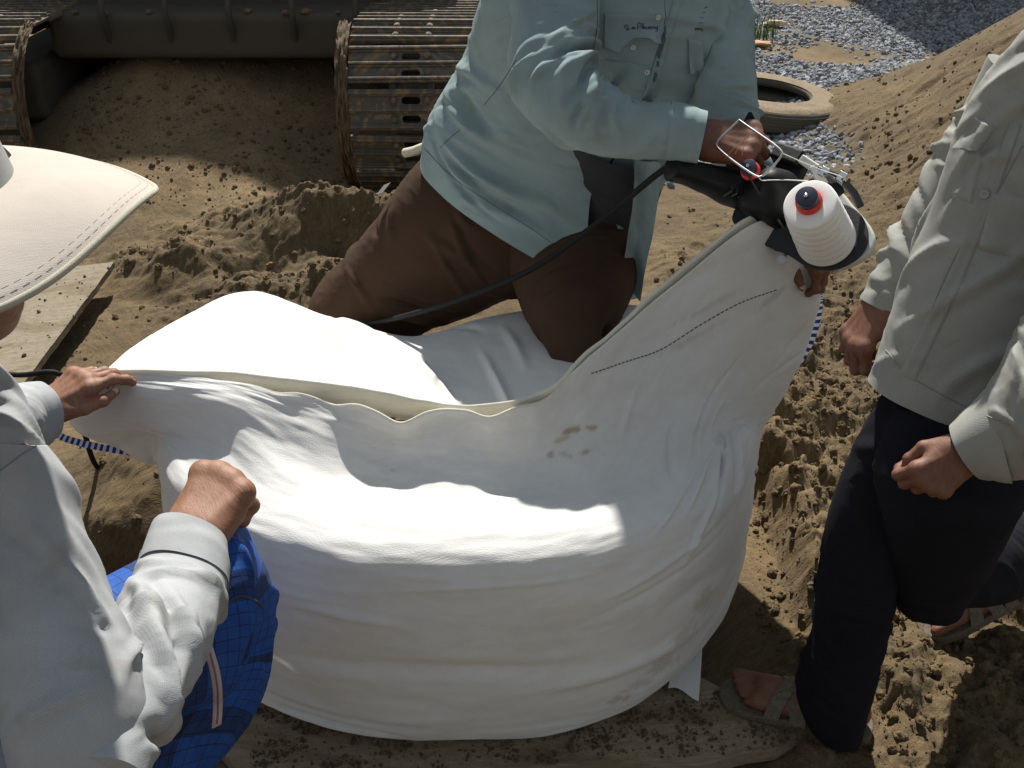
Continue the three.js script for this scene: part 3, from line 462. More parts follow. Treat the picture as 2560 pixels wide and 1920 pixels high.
  const cab = part('cab', boxAt(0.9, 1.6, 1.5, 0.1, new THREE.Matrix4().makeTranslation(cx - 0.5, 2.1, hz - 1.6)), M.machinePaint, ex);
  part('cab_window', boxAt(0.75, 0.8, 1.52, 0.05, new THREE.Matrix4().makeTranslation(cx - 0.5, 2.35, hz - 1.6)), M.blackGloss, cab);
  // hydraulic hoses hanging below the deck, lumps of dry mud on the cross beam
  for (let i = 0; i < 5; i++) { const x = cx - 0.5 + i * 0.28; part('hose', tube([V(x, 0.88, mid + 0.72), V(x + 0.03, 0.72, mid + 0.95), V(x + 0.02, 0.58, mid + 0.89)], 0.014, 16, 6), dark, ex); }
  for (let i = 0; i < 9; i++) { const g = stone(1, i + 20, 0.6); const s = rr(0.012, 0.026); g.scale(s, s, s); g.translate(cx + rr(-0.7, 0.72), 0.705, mid + 0.85 + rr(0, 0.05)); part('mud_lump', g, M.mud, ex); }
}
// ------------------------------------------------------------------ old tyre, site hut, sacks, grass
{
  const c = G(764, 93, 0.14), r = 0.42, w = 0.16, y0 = 0.0, t = thing('tyre', 'worn truck tyre lying flat on the gravel, its top dusted with sand', 'tyre', V(c.x, y0, c.z)), lean = g => { g.scale(1, 0.8, 1); g.rotateX(0.02); g.rotateZ(-0.09); g.translate(c.x, y0 + 0.03, c.z); return g; };
  const prof = [[0.235, 0.02], [0.25, 0.0], [0.37, 0.0], [0.405, 0.015], [0.42, 0.035], [0.42, 0.125], [0.405, 0.145], [0.37, 0.16], [0.25, 0.16], [0.235, 0.145], [0.245, 0.11], [0.36, 0.10], [0.36, 0.06], [0.245, 0.05], [0.235, 0.02]].map(q => new THREE.Vector2(...q));
  const o = part('casing', lean(new THREE.LatheGeometry(prof, 96)), M.tyre, t);
  for (const y of [0.045, 0.065, 0.085, 0.105, 0.122]) { const k = new THREE.TorusGeometry(0.4195, 0.004, 6, 90); k.rotateX(Math.PI / 2); k.translate(0, y, 0); part('tread_rib', lean(k), M.tyre, o); }
  part('dust_layer', lean(gridGeo(120, 10, (u, v) => { const a = u * 6.2832, q = 0.247 + 0.155 * v, e = 0.164 - (v > 0.8 ? (v - 0.8) * 0.09 : 0) + 0.005 * fbm(Math.cos(a) * 4, Math.sin(a) * 4, v * 3); return V(Math.cos(a) * q, e, Math.sin(a) * q); }, [2.5, 0.16])), M.tyreDust, t);
}
{
  const t = thing('site_hut', 'grey corrugated site hut with dark door standing beyond the gravel', 'hut', V(5.2, 0, -11.4));
  const wave = (x0, x1, z0, z1, h, nm) => part(nm, gridGeo(160, 2, (u, v) => { const n = 0.02 * Math.sin(u * 160), dx = x1 - x0, dz = z1 - z0, l = Math.hypot(dx, dz); return V(lerp(x0, x1, u) - dz / l * n, v * h, lerp(z0, z1, u) + dx / l * n); }, [4, 3]), M.hut, t);
  wave(3.0, 8.2, -10.0, -10.0, 3.5, 'wall'); wave(3.0, 8.2, -12.8, -12.8, 3.5, 'wall'); wave(3.0, 3.0, -10.0, -12.8, 3.5, 'wall'); wave(8.2, 8.2, -10.0, -12.8, 3.5, 'wall');
  part('roof', boxAt(5.6, 0.12, 3.3, 0.03, new THREE.Matrix4().makeTranslation(5.6, 3.58, -11.4)), M.hut, t);
  const dr = part('door', boxAt(0.9, 2.0, 0.06, 0.02, new THREE.Matrix4().makeTranslation(5.0, 1.0, -9.95)), M.machineDark, t);
  part('handle', boxAt(0.12, 0.03, 0.06, 0.01, new THREE.Matrix4().makeTranslation(5.35, 1.0, -9.9)), M.steel, dr);
}
function sack(px, py, w, m, label) {
  const c = G(px, py, 0.1), g = nets((x, y, z) => { const q = Math.hypot(x / w, y / (w * 0.42), z / (w * 0.6)); return (q - 1) * w * 0.4 + 0.05 * noise(x * 7 + px, y * 7, z * 7); }, V(-w * 1.2, -w * 0.6, -w * 0.8), V(w * 1.2, w * 0.6, w * 0.8), w / 18);
  g.translate(c.x, w * 0.36, c.z); single('sack', g, m, label, 'sack', 'sacks lying behind the track');
}
sack(452, -2, 0.26, M.sackWhite, 'white sack lying next to the excavator track');
sack(466, -10, 0.2, M.sackGreen, 'dark green sack between two white sacks');
sack(484, 0, 0.24, M.sackWhite, 'white sack half hidden behind the blue shirt');
{
  const c = G(759, 38, 0), t = thing('grass_tuft', 'small green grass tuft growing in the gravel', 'grass', V(c.x, 0, c.z)), bl = [];
  for (let i = 0; i < 70; i++) { const a = rr(0, 6.28), r = 0.13 * Math.sqrt(rnd()), h = rr(0.10, 0.30), x = c.x + Math.cos(a) * r, z = c.z + Math.sin(a) * r * 0.7, lx = rr(-0.08, 0.08), lz = rr(-0.06, 0.06), w = rr(0.002, 0.004); bl.push(gridGeo(2, 5, (u, v) => V(x + lx * v * v + (u - 0.5) * 2 * w * (1 - v), v * h, z + lz * v * v + Math.abs(u - 0.5) * w), [1, 1])); }
  const o = part('blades', mg(bl), M.grass, t); o.userData.kind = 'stuff';
}
for (const [px, py, s, col, lab] of [[705, 52, 0.10, [0.5, 0.4, 0.27], 'flat broken piece of tan board on the gravel'], [690, 72, 0.08, [0.42, 0.25, 0.12], 'small brown board scrap on the gravel near the tyre']]) { const c = G(px * 1.0 + 70, py - 28, 0.03), g = stone(1, px, 0.25); g.scale(s, s, s * 0.6); g.translate(c.x, 0.035, c.z); single('board_scrap', g, mat(...col), lab, 'scrap', 'scraps on the gravel'); }
// ------------------------------------------------------------------ boards
function board(name, corners, y, th, label, m0 = M.wood) { // corner pixels on the top face
  const q = corners.map(c => G(c[0], c[1], c[2] ?? y)), n = 40, m = 24;
  const top = (u, v, e) => { const p = q[0].clone().lerp(q[1], u).lerp(q[3].clone().lerp(q[2], u), v); p.y += 0.0012 * fbm(u * 9, v * 5, corners[0][0]) + e; const k = (u === 0 || u === 1 || v === 0 || v === 1) ? 0.004 * noise(u * 17, v * 17, 3) : 0; p.x += k; p.z += k; return p; };
  const w = q[0].distanceTo(q[1]), h = q[0].distanceTo(q[3]);
  const gs = [gridGeo(n, m, (u, v) => top(u, v, 0), [w, h]), gridGeo(n, m, (u, v) => top(u, v, -th), [w, h])];
  for (const [f, a] of [[(t, e) => top(t, 0, e), w], [(t, e) => top(t, 1, e), w], [(t, e) => top(0, t, e), h], [(t, e) => top(1, t, e), h]]) gs.push(gridGeo(n, 2, (u, v) => f(u, -th * v), [a, th]));
  return single(name, mg(gs), m0, label, 'board');
}
board('wooden_board', [[180, 700], [690, 672], [822, 739], [300, 848]], 0.012, 0.03, 'long weathered wooden board lying under the white bag');
board('wooden_board', [[-150, 290, 0.10], [114, 262, 0.10], [22, 385, 0.10], [-260, 420, 0.10]], 0.10, 0.022, 'sand-dusted wooden board lying on the sand beyond the sun hat', (() => { const m2 = M.wood.clone(); m2.color.setRGB(0.50, 0.53, 0.56); return m2; })());
{ // sand spilled on the near board
  const L = []; for (let i = 0; i < 9000; i++) { const px = rr(250, 810), py = rr(690, 765) + (px - 500) * -0.05, n = fbm(px * 0.02, py * 0.04, 3, 3); if (n < 0.02 && rnd() < 0.85) continue; const p = G(px, py, 0.014), s = 0.0007 + 0.0035 * Math.pow(rnd(), 5); L.push([p.x, 0.0125 + s * 0.3, p.z, s]); }
  scatter('loose_sand', stone(1, 4), M.clod, L, () => { const t = rr(0.7, 1.05); return [t, t, t]; });
  const L2 = []; for (let i = 0; i < 160; i++) { const p = G(rr(0, 110), rr(268, 360), 0.10), s = 0.0012 + 0.006 * Math.pow(rnd(), 6); L2.push([p.x, 0.1 + s * 0.3, p.z, s]); }
  scatter('loose_sand_001', stone(1, 5), M.clod, L2, () => { const t = rr(0.7, 1.05); return [t, t, t]; });
}

// ------------------------------------------------------------------ the white bag
let bagHit;
{
  const CX = -0.10, CZ = 1.865, NC = 20, ROWS = [];
  const ang = k => Math.PI - k * Math.PI / 10; // 0..10 front from left to right, 11..19 back from right to left
  // outline factor: rounder in front, squarer behind
  const se = (a, n) => Math.pow(Math.abs(Math.cos(a)) ** n + Math.abs(Math.sin(a)) ** n, -1 / n);
  const ring = (R, y, n = 2.25) => Array.from({ length: NC }, (_, k) => { const a = ang(k), back = Math.sin(a) < -0.1, q = R * se(a, back ? 3.2 : n) * (back && Math.cos(a) < -0.3 ? 1.05 : 1) * (back && Math.cos(a) > 0.2 ? 0.92 : 1) * (1 - 0.035 * smooth(0.3, 0.9, Math.cos(a))); return V(CX + Math.cos(a) * q, typeof y === 'function' ? y(k) : y, -(CZ - Math.sin(a) * q)); });
  const lipF = [[97, 371, 1.70], [165, 374, 1.66], [245, 384, 1.60], [325, 398, 1.56], [395, 411, 1.535], [470, 411, 1.53], [545, 398, 1.545], [600, 350, 1.60], [676, 286, 1.71], [766, 222, 1.83], [822, 258, 1.86]].map(q => P(...q));
  const lipB = [[804, 226, 1.86], [752, 216, 1.845], [668, 279, 1.725], [596, 343, 1.62], [552, 385, 1.565], [492, 404, 1.555], [420, 400, 1.565], [345, 386, 1.585], [235, 372, 1.63]].map(q => P(...q)); // k = 11..19
  ROWS.push(ring(0.575, 0.012), ring(0.63, 0.05), ring(0.645, 0.16), ring(0.648, 0.28), ring(0.640, 0.40), ring(0.622, k => k < 11 ? 0.475 : 0.445));
  const sh = ring(0.54, k => 0.455 + 0 * k);
  const lips = [...lipF, ...lipB];
  // shoulder height and the way each column climbs to the mouth
  const shY = [0.44, 0.47, 0.49, 0.502, 0.505, 0.505, 0.50, 0.49, 0.48, 0.46, 0.45, 0.44, 0.43, 0.43, 0.43, 0.44, 0.45, 0.46, 0.47, 0.47];
  const flat = [[0.50, 0.94], [-0.45, 0.0]], slope = [[0.40, 0.78], [0.22, 0.60]], bk = [[0.45, 0.97], [0.0, 0.10]];
  const kind = k => k <= 1 ? [[0.36, 0.72], [0.74, 0.97]] : k === 2 ? [[0.36, 0.74], [0.70, 0.96]] : k === 3 ? [[0.42, 0.84], [0.18, 0.58]] : k <= 6 ? flat : k === 7 ? [[0.48, 0.86], [0.0, 0.42]] : k <= 11 ? slope : k === 12 ? [[0.5, 0.92], [0.05, 0.35]] : bk;
  const hor = lips.map((_, k) => kind(k)[0]), sag = lips.map((_, k) => kind(k)[1]);
  sh.forEach((p, k) => p.y = shY[k]); sh[0] = P(62, 430, 1.71); sh[1] = P(118, 448, 1.60).lerp(sh[1], 0.25); sh[19] = P(92, 356, 1.88); [[18, 165, 316, 2.08], [17, 243, 284, 2.28], [16, 322, 310, 2.22], [15, 408, 330, 2.14], [14, 480, 312, 2.22], [13, 560, 300, 2.28]].forEach(([k, x, y, d]) => { sh[k] = P(x, y, d); ROWS[5][k] = sh[k].clone().add(V(0, -0.05, -0.05)); ROWS[4][k] = sh[k].clone().add(V(0, -0.14, -0.09)); ROWS[3][k].lerp(sh[k], 0.3).setY(0.24); }); ROWS.push(sh);
  ROWS[5][0] = P(120, 446, 1.73); ROWS[4][0] = P(158, 462, 1.74);
  for (const [r, f] of [[0, 0], [1, 1]]) ROWS.push(sh.map((p, k) => { const q = p.clone().lerp(lips[k], hor[k][r]); q.y = lerp(p.y, lips[k].y, sag[k][r]); return q; }));
  ROWS[5][10] = P(757, 446, 1.82); ROWS[4][10] = P(752, 480, 1.80); ROWS[5][11] = P(750, 425, 1.97); ROWS[7][10] = P(794, 374, 1.86); ROWS[8][10] = P(820, 312, 1.87); ROWS[6][10] = P(772, 410, 1.85); ROWS[6][9].lerp(P(728, 440, 1.66), 0.7); ROWS[7][9].lerp(P(748, 380, 1.72), 0.7); ROWS[8][9].lerp(P(780, 292, 1.79), 0.6); ROWS[6][11] = P(762, 400, 1.93); ROWS[7][11] = P(780, 360, 1.92); ROWS[8][11] = P(806, 300, 1.90);
  ROWS.push(lips);
  const nr = ROWS.length - 1;
  const bsp = (a, b, c2, d, t) => { const s = 1 - t; return a.multiplyScalar(s * s * s / 6).addScaledVector(b, (3 * t * t * t - 6 * t * t + 4) / 6).addScaledVector(c2, (-3 * t * t * t + 3 * t * t + 3 * t + 1) / 6).addScaledVector(d, t * t * t / 6); };
  const base = (u, v) => {
    const f = v * nr, j = Math.min(nr - 1, Math.floor(f)), t = f - j, g = ((u % 1) + 1) % 1 * NC, i = Math.floor(g), s = g - i;
    const row = k => { const R = ROWS[clamp(k, 0, nr)]; return catV(R[(i + NC - 1) % NC], R[i % NC], R[(i + 1) % NC], R[(i + 2) % NC], s); };
    return bsp(j ? row(j - 1) : row(0).multiplyScalar(2).sub(row(1)), row(j), row(j + 1), j + 2 > nr ? row(nr).multiplyScalar(2).sub(row(nr - 1)) : row(j + 2), t);
  };
  const nrm = (u, v) => { const e = 0.004, a = base(u + e, v).sub(base(u - e, v)), b = base(u, Math.min(1, v + e)).sub(base(u, Math.max(0, v - e))); return a.cross(b).normalize(); };
  // creases, found by where they lie: [u, v, direction, length, width, height]
  const creases = [];
  const cr = (u, v, du, dv, w, h) => creases.push([u, v, du, dv, w, h]);
  // soft level creases round the front
  for (let i = 0; i < 20; i++) { const u = rr(0.02, 0.5), v = rr(0.10, 0.50); cr(u, v, rr(0.03, 0.09), rr(-0.014, 0.02), rr(0.016, 0.034), rr(0.003, 0.009) * (rnd() < 0.5 ? -1 : 1)); }
  // hollows running up to the raised corner at the machine
  for (let i = 0; i < 14; i++) { const u = rr(0.36, 0.49), v = rr(0.42, 0.86); cr(u, v, rr(0.01, 0.035), rr(0.05, 0.12), rr(0.007, 0.014), rr(0.003, 0.008) * (rnd() < 0.5 ? -1 : 1)); }
  cr(0.385, 0.60, 0.03, 0.05, 0.012, 0.014); cr(0.405, 0.585, 0.025, 0.055, 0.010, -0.013); cr(0.42, 0.62, 0.022, 0.07, 0.009, 0.010); cr(0.35, 0.46, 0.055, 0.035, 0.016, 0.004); cr(0.345, 0.42, 0.06, 0.03, 0.014, -0.004);
  cr(0.10, 0.08, 0.08, 0.015, 0.012, 0.010); cr(0.13, 0.115, 0.09, 0.012, 0.010, -0.008); cr(0.08, 0.14, 0.05, 0.02, 0.010, 0.007);
  // the top behind the mouth
  for (let i = 0; i < 16; i++) cr(rr(0.55, 0.98), rr(0.6, 0.92), rr(-0.03, 0.03), rr(0.03, 0.1), rr(0.008, 0.018), rr(0.003, 0.009) * (rnd() < 0.4 ? -1 : 1));
  cr(0.83, 0.76, 0.012, 0.10, 0.014, 0.022); cr(0.80, 0.72, 0.01, 0.10, 0.016, -0.016); cr(0.77, 0.78, 0.012, 0.09, 0.014, 0.014); cr(0.73, 0.80, 0.02, 0.08, 0.014, 0.012);
  const disp = (u, v) => {
    let d = 0; const du3 = 3.6, dv3 = 1.7; // metres per unit
    for (const [cu, cv, lu, lv, w, h] of creases) { let x = u - cu; x -= Math.round(x); x *= du3; const y = (v - cv) * dv3, L = Math.hypot(lu * du3, lv * dv3), cx = lu * du3 / L, cy = lv * dv3 / L, l = x * cx + y * cy; if (Math.abs(l) > L) continue; const m = -x * cy + y * cx + 0.15 * l * l / L; if (Math.abs(m) > w * 3) continue; const e = 1 - (l / L) ** 2, k = (m / w) ** 2; d += h * e * e * (1 - 0.6 * k) * Math.exp(-k); }
    d += 0.013 * fbm(Math.cos(u * 6.283) * 2.2, v * 9, Math.sin(u * 6.283) * 2.2, 3) + 0.0016 * fbm(u * 60, v * 40, 1, 2) + 0.0011 * smooth(0.62, 0.4, v) * smooth(-0.1, 0.25, noise(u * 9, v * 5, 3)) * (1 - Math.abs(noise(Math.cos(u * 6.283) * 2.5, v * 17, Math.sin(u * 6.283) * 2.5)) * 2) ** 3;
    // wavy lips
    const lw = smooth(0.86, 1, v) * (smooth(0.10, 0.17, u) * smooth(0.38, 0.30, u) * 0.8 + 0.35 * smooth(0.6, 0.7, u));
    d += lw * (0.016 * Math.sin(u * 72 + 1.2 * noise(u * 30)) * (0.5 + noise(u * 14, 4)) + 0.008 * noise(u * 60, 9));
    return d;
  };
  const droop = (u, v) => { const k = smooth(0.88, 1, v); if (!k || u > 0.36) return 0; let s = 0; for (const [c0, w, h] of [[0.203, 0.014, 0.017], [0.262, 0.012, 0.012], [0.155, 0.012, 0.009], [0.12, 0.010, 0.006], [0.30, 0.012, 0.006]]) s += h * Math.exp(-(((u - c0) / w) ** 2)); return s * k; };
  const at = (u, v, e = 0) => { const dr = droop(u, v), p = base(u, v).addScaledVector(nrm(u, v), disp(u, v) + e); p.y -= dr; p.z += dr * 0.9; return p; };
  // nothing of the cloth sinks below the board
  const lay = p => { if (p.y < 0.016) p.y = 0.016 + (0.016 - p.y) * 0.05; return p; };
  const NU = 620, NV = 300, outer = weld(gridGeo(NU, NV, (u, v) => lay(at(u, v)), [3.6, 1.7]), NU, NV);
  const T = 0.008, inner = gridGeo(NU, 60, (u, v) => at(u, 1 - v * 0.36, -T), [3.6, 0.6]);
  const rim = gridGeo(NU, 6, (u, v) => at(u, 1, 0).lerp(at(u, 1, -T), v).addScaledVector(V(0, 1, 0), Math.sin(v * Math.PI) * T * 0.5), [3.6, 0.01]);
  bagHit = new Hit(outer);
  // stains rubbed into the felt: sandy finger marks and dusty patches, each with its own outline
  const stains = [[573, 430, 13, 4, -0.2, 0.75], [560, 440, 10, 3, -0.35, 0.45], [588, 427, 8, 3.5, 0, 0.8], [585, 452, 12, 3, -0.1, 0.6], [551, 455, 4, 7, 0.1, 0.6], [565, 455, 12, 3, 0.2, 0.35], [620, 698, 14, 4, -0.2, 0.6], [612, 702, 7, 3, 0.1, 0.5], [393, 471, 1.5, 1.5, 0, 0.9], [412, 462, 1.4, 1.4, 0, 0.9], [704, 600, 9, 20, 0.5, 0.28], [685, 635, 10, 22, 0.7, 0.32], [662, 664, 22, 8, -0.6, 0.36], [640, 684, 24, 5, -0.4, 0.34], [712, 305, 40, 4, -0.5, 0.28], [770, 300, 22, 4, -0.7, 0.3], [690, 340, 40, 4, -0.5, 0.22], [285, 440, 10, 3, 0.4, 0.25]];
  const main = mg([outer, inner, rim]), p = main.attributes.position, col = new Float32Array(p.count * 3), no = outer.attributes.position.count, q = V();
  for (let i = 0; i < p.count; i++) {
    q.fromBufferAttribute(p, i); let k = 0;
    if (i < no) { const [x, y] = toPx(q); const nn = V().fromBufferAttribute(main.attributes.normal, i);
      const facing = nn.dot(CP.clone().sub(q)) ; if (q.z > -2.0 || x > 600) for (const [sx, sy, a, b, r, s] of stains) { const dx = x - sx, dy = y - sy; if (Math.abs(dx) > 60 || Math.abs(dy) > 60) continue; const c = Math.cos(r), m = Math.sin(r), e = Math.hypot((dx * c + dy * m) / a, (-dx * m + dy * c) / b) + 1.3 * fbm(q.x * 75, q.y * 75, q.z * 75, 4); k = Math.max(k, s * smooth(1.05, 0.35, e)); } }
    const g = smooth(0.08, 0.3, fbm(q.x * 3.1, q.y * 9, q.z * 3.1, 4)) * 0.09 + smooth(0.25, 0.42, fbm(q.x * 26, q.y * 26, q.z * 26, 3)) * 0.07; k = clamp(k + g);
    const cream = i >= no ? 0.6 : 0; // the inner face of the felt is a creamier stuff
    col.set([lerp(lerp(1, 0.97, cream), 0.52, k), lerp(lerp(1, 0.93, cream), 0.40, k), lerp(lerp(1, 0.76, cream), 0.25, k)], i * 3);
  }
  main.setAttribute('color', new THREE.BufferAttribute(col, 3));
  const bag = thing('felt_bag', 'big white felt bag full of sand, its mouth held up for sewing', 'bag', V(CX, 0.014, -CZ));
  part('bag_cloth', main, M.felt, bag);
  // dark stitching on the raised corner, loose welt beside it
  part('stitching', stitches(bagHit, [[776, 290], [740, 303], [700, 325], [660, 350], [625, 362], [590, 374]], 0.0011, 46), M.thread, bag);
  // webbing handles
  const strap = (pts, w, nm) => { const c = new THREE.CatmullRomCurve3(pts, false, 'centripetal'), L = c.getLength(); part(nm, gridGeo(90, 3, (u, v) => { const a = c.getPoint(u), t = c.getTangent(u), s = t.clone().cross(V(0.2, 0.5, 0.8)).normalize(); return a.addScaledVector(s, (v - 0.5) * w); }, [L, w]), M.webbing, bag); };
  strap([P(818, 290, 1.92), P(819, 302, 1.91), P(813, 335, 1.91), P(793, 370, 1.91), P(772, 395, 1.90), P(755, 420, 1.88), P(748, 440, 1.86)], 0.018, 'webbing_handle');
  strap([P(48, 428, 1.66), P(62, 437, 1.66), P(85, 444, 1.68), P(110, 449, 1.70), P(140, 453, 1.72), P(168, 452, 1.70)], 0.014, 'webbing_handle');
  strap([P(758, 405, 1.80), P(757, 420, 1.82), P(752, 440, 1.84)], 0.024, 'webbing_handle');
  // a flap of a second white liner showing at the foot of the bag
  part('liner_flap', gridGeo(24, 40, (u, v) => { const a = P(lerp(682, 706, u), lerp(604, 598, u), 1.60 + 0.05 * u), b = G(lerp(668, 698, u), lerp(688, 698, u), 0.03); const q2 = a.lerp(b, v); q2.z += 0.008 * Math.sin(u * 5 + v * 3); return q2; }, [0.15, 0.25]), (() => { const m = M.felt.clone(); m.vertexColors = false; return m; })(), bag);
}

// ------------------------------------------------------------------ people
const A3 = v => [v.x, v.y, v.z];
function limbs(list) { return list.map(([a, b, ra, rb, k]) => [A3(a), A3(b), ra, rb, k]); }
const HEAD = headGeo(), HAIR = hairGeo();
function headAt(geo, neck, face, up, s = 1) { const x = face.clone().normalize(), z = x.clone().cross(up).normalize(), y = z.clone().cross(x); const g = geo.clone(); g.applyMatrix4(frameM(neck, x, y, z).multiply(new THREE.Matrix4().makeScale(s, s, s))); return g; }
function eyesAt(neck, face, up, parent) { for (const s of [-1, 1]) { const g = new THREE.SphereGeometry(0.0115, 14, 10); g.translate(0.078, 0.178, s * 0.031); part('eye', headAt(g, neck, face, up), M.eye, parent); } }

// ---------------- the man in the blue shirt, kneeling on the bag with the sewing machine
{
  const man = thing('person', 'person in faded blue shirt and brown trousers kneeling on the bag, running the sewing machine', 'person', G(420, 400, 0.0).setY(0));
  man.position.set(-0.12, 0, -2.45);
  const neck = P(632, -105, 2.08), chest = P(615, 10, 2.3), hip = P(520, 205, 2.42), face = V(0.35, -0.45, 0.8), up = V(0.1, 0.9, 0.35);
  const wristR = P(700, 138, 1.91), handR = placeHand(handGeo(-1, [[0.9, 1.35, 0.9], [1.0, 1.4, 0.9], [1.1, 1.4, 0.9], [1.15, 1.4, 0.9]], [[0.022, -0.012, 0.028], [0.052, -0.030, 0.050], [0.078, -0.050, 0.052], [0.100, -0.064, 0.046]]), wristR, P(732, 141, 1.905), V(0.0, 0.8, 0.6), 1.12);
  const handL = placeHand(handGeo(1, LOOSE, THUMB_OUT), P(800, 238, 1.90), P(820, 264, 1.86), V(0.6, -0.2, 0.7), 0.85);
  const kneeL = P(352, 322, 2.44), footL = V(-0.5, 0.06, -2.75), kneeR = P(578, 345, 2.0), footR = V(0.25, 0.08, -2.85), shR = P(560, -50, 2.15), shL = P(728, -45, 2.2), elR = P(548, 112, 1.98), elL = P(725, 120, 2.12);
  const RA = { armR: [[516, -70, 606, -62, 2.17, 0.85], [512, -20, 602, -18, 2.10, 0.85], [512, 20, 598, 24, 2.05, 0.88], [511, 62, 594, 52, 2.00, 0.9], [514, 96, 596, 70, 1.96, 0.92], [532, 124, 606, 82, 1.93, 0.95], [562, 143, 622, 92, 1.915, 0.95], [600, 155, 640, 101, 1.90, 0.95], [640, 158, 658, 103, 1.885, 0.95], [668, 158, 676, 103, 1.875, 0.95]], armL: [[690, -72, 752, -62, 2.22, 0.9], [700, -20, 750, -15, 2.20, 0.9], [706, 25, 752, 28, 2.17, 0.95], [696, 70, 755, 75, 2.14, 0.95], [690, 108, 757, 112, 2.12, 0.95], [706, 148, 762, 138, 2.07, 0.95], [745, 195, 787, 172, 2.00, 0.95], [790, 240, 815, 222, 1.93, 0.95]], legR: [[490, 195, 652, 190, 2.38, 0.75], [504, 240, 645, 235, 2.30, 0.78], [512, 278, 640, 268, 2.20, 0.82], [523, 310, 628, 296, 2.10, 0.85], [541, 340, 612, 318, 2.02, 0.95], [555, 362, 598, 332, 1.99, 1.0], [562, 362, 604, 335, 2.10, 1.0], [572, 350, 610, 335, 2.30, 1.0], [575, 345, 608, 338, 2.55, 0.9]], legL: [[462, 130, 585, 262, 2.40, 0.75], [432, 150, 545, 285, 2.40, 0.78], [404, 180, 512, 290, 2.40, 0.85], [372, 225, 478, 305, 2.41, 0.9], [340, 264, 432, 322, 2.42, 0.95], [312, 296, 398, 348, 2.44, 1.0], [314, 330, 392, 378, 2.50, 0.9], [330, 362, 388, 392, 2.60, 0.95], [338, 372, 385, 395, 2.72, 0.9]] };
  const body = bodyGeo(limbs([[hip, chest, 0.10, 0.11], [chest, neck, 0.10, 0.055], [shR, shL, 0.045, 0.045], ...spine(RA.armR), ...spine(RA.armL), ...spine(RA.legL, 0.45), ...spine(RA.legR, 0.45), [footL, V(-0.55, 0.03, -2.58), 0.034, 0.026], [footR, V(0.22, 0.03, -2.7), 0.034, 0.026]]), 0.013, 0.04);
  const nl = [...handR.userData.nails, ...handL.userData.nails];
  part('body', mg([body, handR, handL, headAt(HEAD, neck, face, up)]), M.skinDark, man);
  nl.forEach(n => part('fingernail', n, M.nail, man)); part('hair', headAt(HAIR, neck, face, up), M.hair, man); eyesAt(neck, face, up, man);
  // trousers
  const seat = loft([[468, 95, 668, 165, 2.42, 0.55], [448, 150, 652, 215, 2.42, 0.58], [440, 195, 642, 248, 2.40, 0.62], [455, 235, 630, 275, 2.36, 0.62]], { folds: foldSet(20, { s: [0, 0.3], dir: [-0.6, 0.3], h: [0.003, 0.008] }), nv: 60, cap: [0, 1] });
  const FL = [...foldSet(34, { s: [0.05, 0.46], dir: [-0.5, 0.9], len: [0.05, 0.16], w: [0.006, 0.016], h: [0.003, 0.010] }), [0.36, 1.4, 0.5, 0.10, 0.012, -0.020], [0.40, 1.2, 0.4, 0.12, 0.016, 0.014], [0.22, 1.5, -0.35, 0.12, 0.010, 0.010], [0.16, 1.6, -0.3, 0.13, 0.010, 0.009]];
  const legL = loft(RA.legL, { folds: FL, nu: 120, open: [1] });
  const FR = foldSet(26, { s: [0.05, 0.5], dir: [0.2, 1.2], len: [0.05, 0.15], w: [0.007, 0.016], h: [0.003, 0.008] });
  const legR = loft(RA.legR, { folds: FR, nu: 110, open: [1] });
  const trousers = part('trousers', mg([seat, legL, legR]), M.brown, man);
  // shirt: open at the front below the machine
  const FT = [...foldSet(46, { s: [0.02, 0.75], dir: [-0.7, 0.5], len: [0.06, 0.20], w: [0.010, 0.024], h: [0.003, 0.011] }), [0.15, 2.2, 0.25, 0.22, 0.028, 0.020], [0.10, 2.0, 0.2, 0.2, 0.03, -0.016], [0.27, 2.5, 0.2, 0.2, 0.022, 0.016], [0.32, 2.6, 0.35, 0.16, 0.02, -0.014], [0.40, 2.8, -0.3, 0.14, 0.02, 0.014]];
  const gap = t => smooth(0.40, 0.0, t);
  const shirtRings = [[420, 162, 640, 288, 2.33, 0.62], [424, 134, 648, 240, 2.33, 0.60], [434, 108, 660, 186, 2.32, 0.58], [452, 78, 690, 140, 2.30, 0.57], [468, 46, 722, 92, 2.27, 0.57], [476, 12, 736, 48, 2.24, 0.56], [492, -28, 742, 2, 2.21, 0.52], [535, -74, 722, -58, 2.17, 0.45], [588, -100, 676, -95, 2.12, 0.8]];
  const torso = loft(shirtRings, { folds: FT, nu: 220, theta: t => [1.18 + 0.10 * (1 - gap(t)) - 0.16 * gap(t) * 0, Math.PI * 2 + 1.18 + 0.10 * (1 - gap(t)) - 0.004 - 0.52 * gap(t)], open: [0], inner: 0.14, thick: 0.004, rough: 0.005 });
  const FA = [...foldSet(26, { s: [0.02, 0.30], dir: [-0.4, 0.6], len: [0.05, 0.13], w: [0.008, 0.018], h: [0.003, 0.009] }), ...foldSet(34, { s: [0.24, 0.46], dir: [0.1, 1.2], len: [0.04, 0.12], w: [0.006, 0.014], h: [0.004, 0.011] }), [0.265, 0.5, 0.3, 0.10, 0.013, 0.018], [0.29, 0.6, 0.35, 0.12, 0.010, -0.018], [0.315, 0.6, 0.45, 0.12, 0.013, 0.018], [0.35, 0.7, 0.6, 0.09, 0.010, -0.014], [0.38, 0.8, 0.8, 0.11, 0.012, 0.014]];
  const armR = loft(RA.armR, { folds: FA, nu: 120, cap: [0] });
  const armL = loft(RA.armL, { folds: foldSet(40, { s: [0.02, 0.5], dir: [-1.2, 0.6], len: [0.05, 0.14], w: [0.007, 0.016], h: [0.003, 0.010] }), nu: 96, open: [1] });
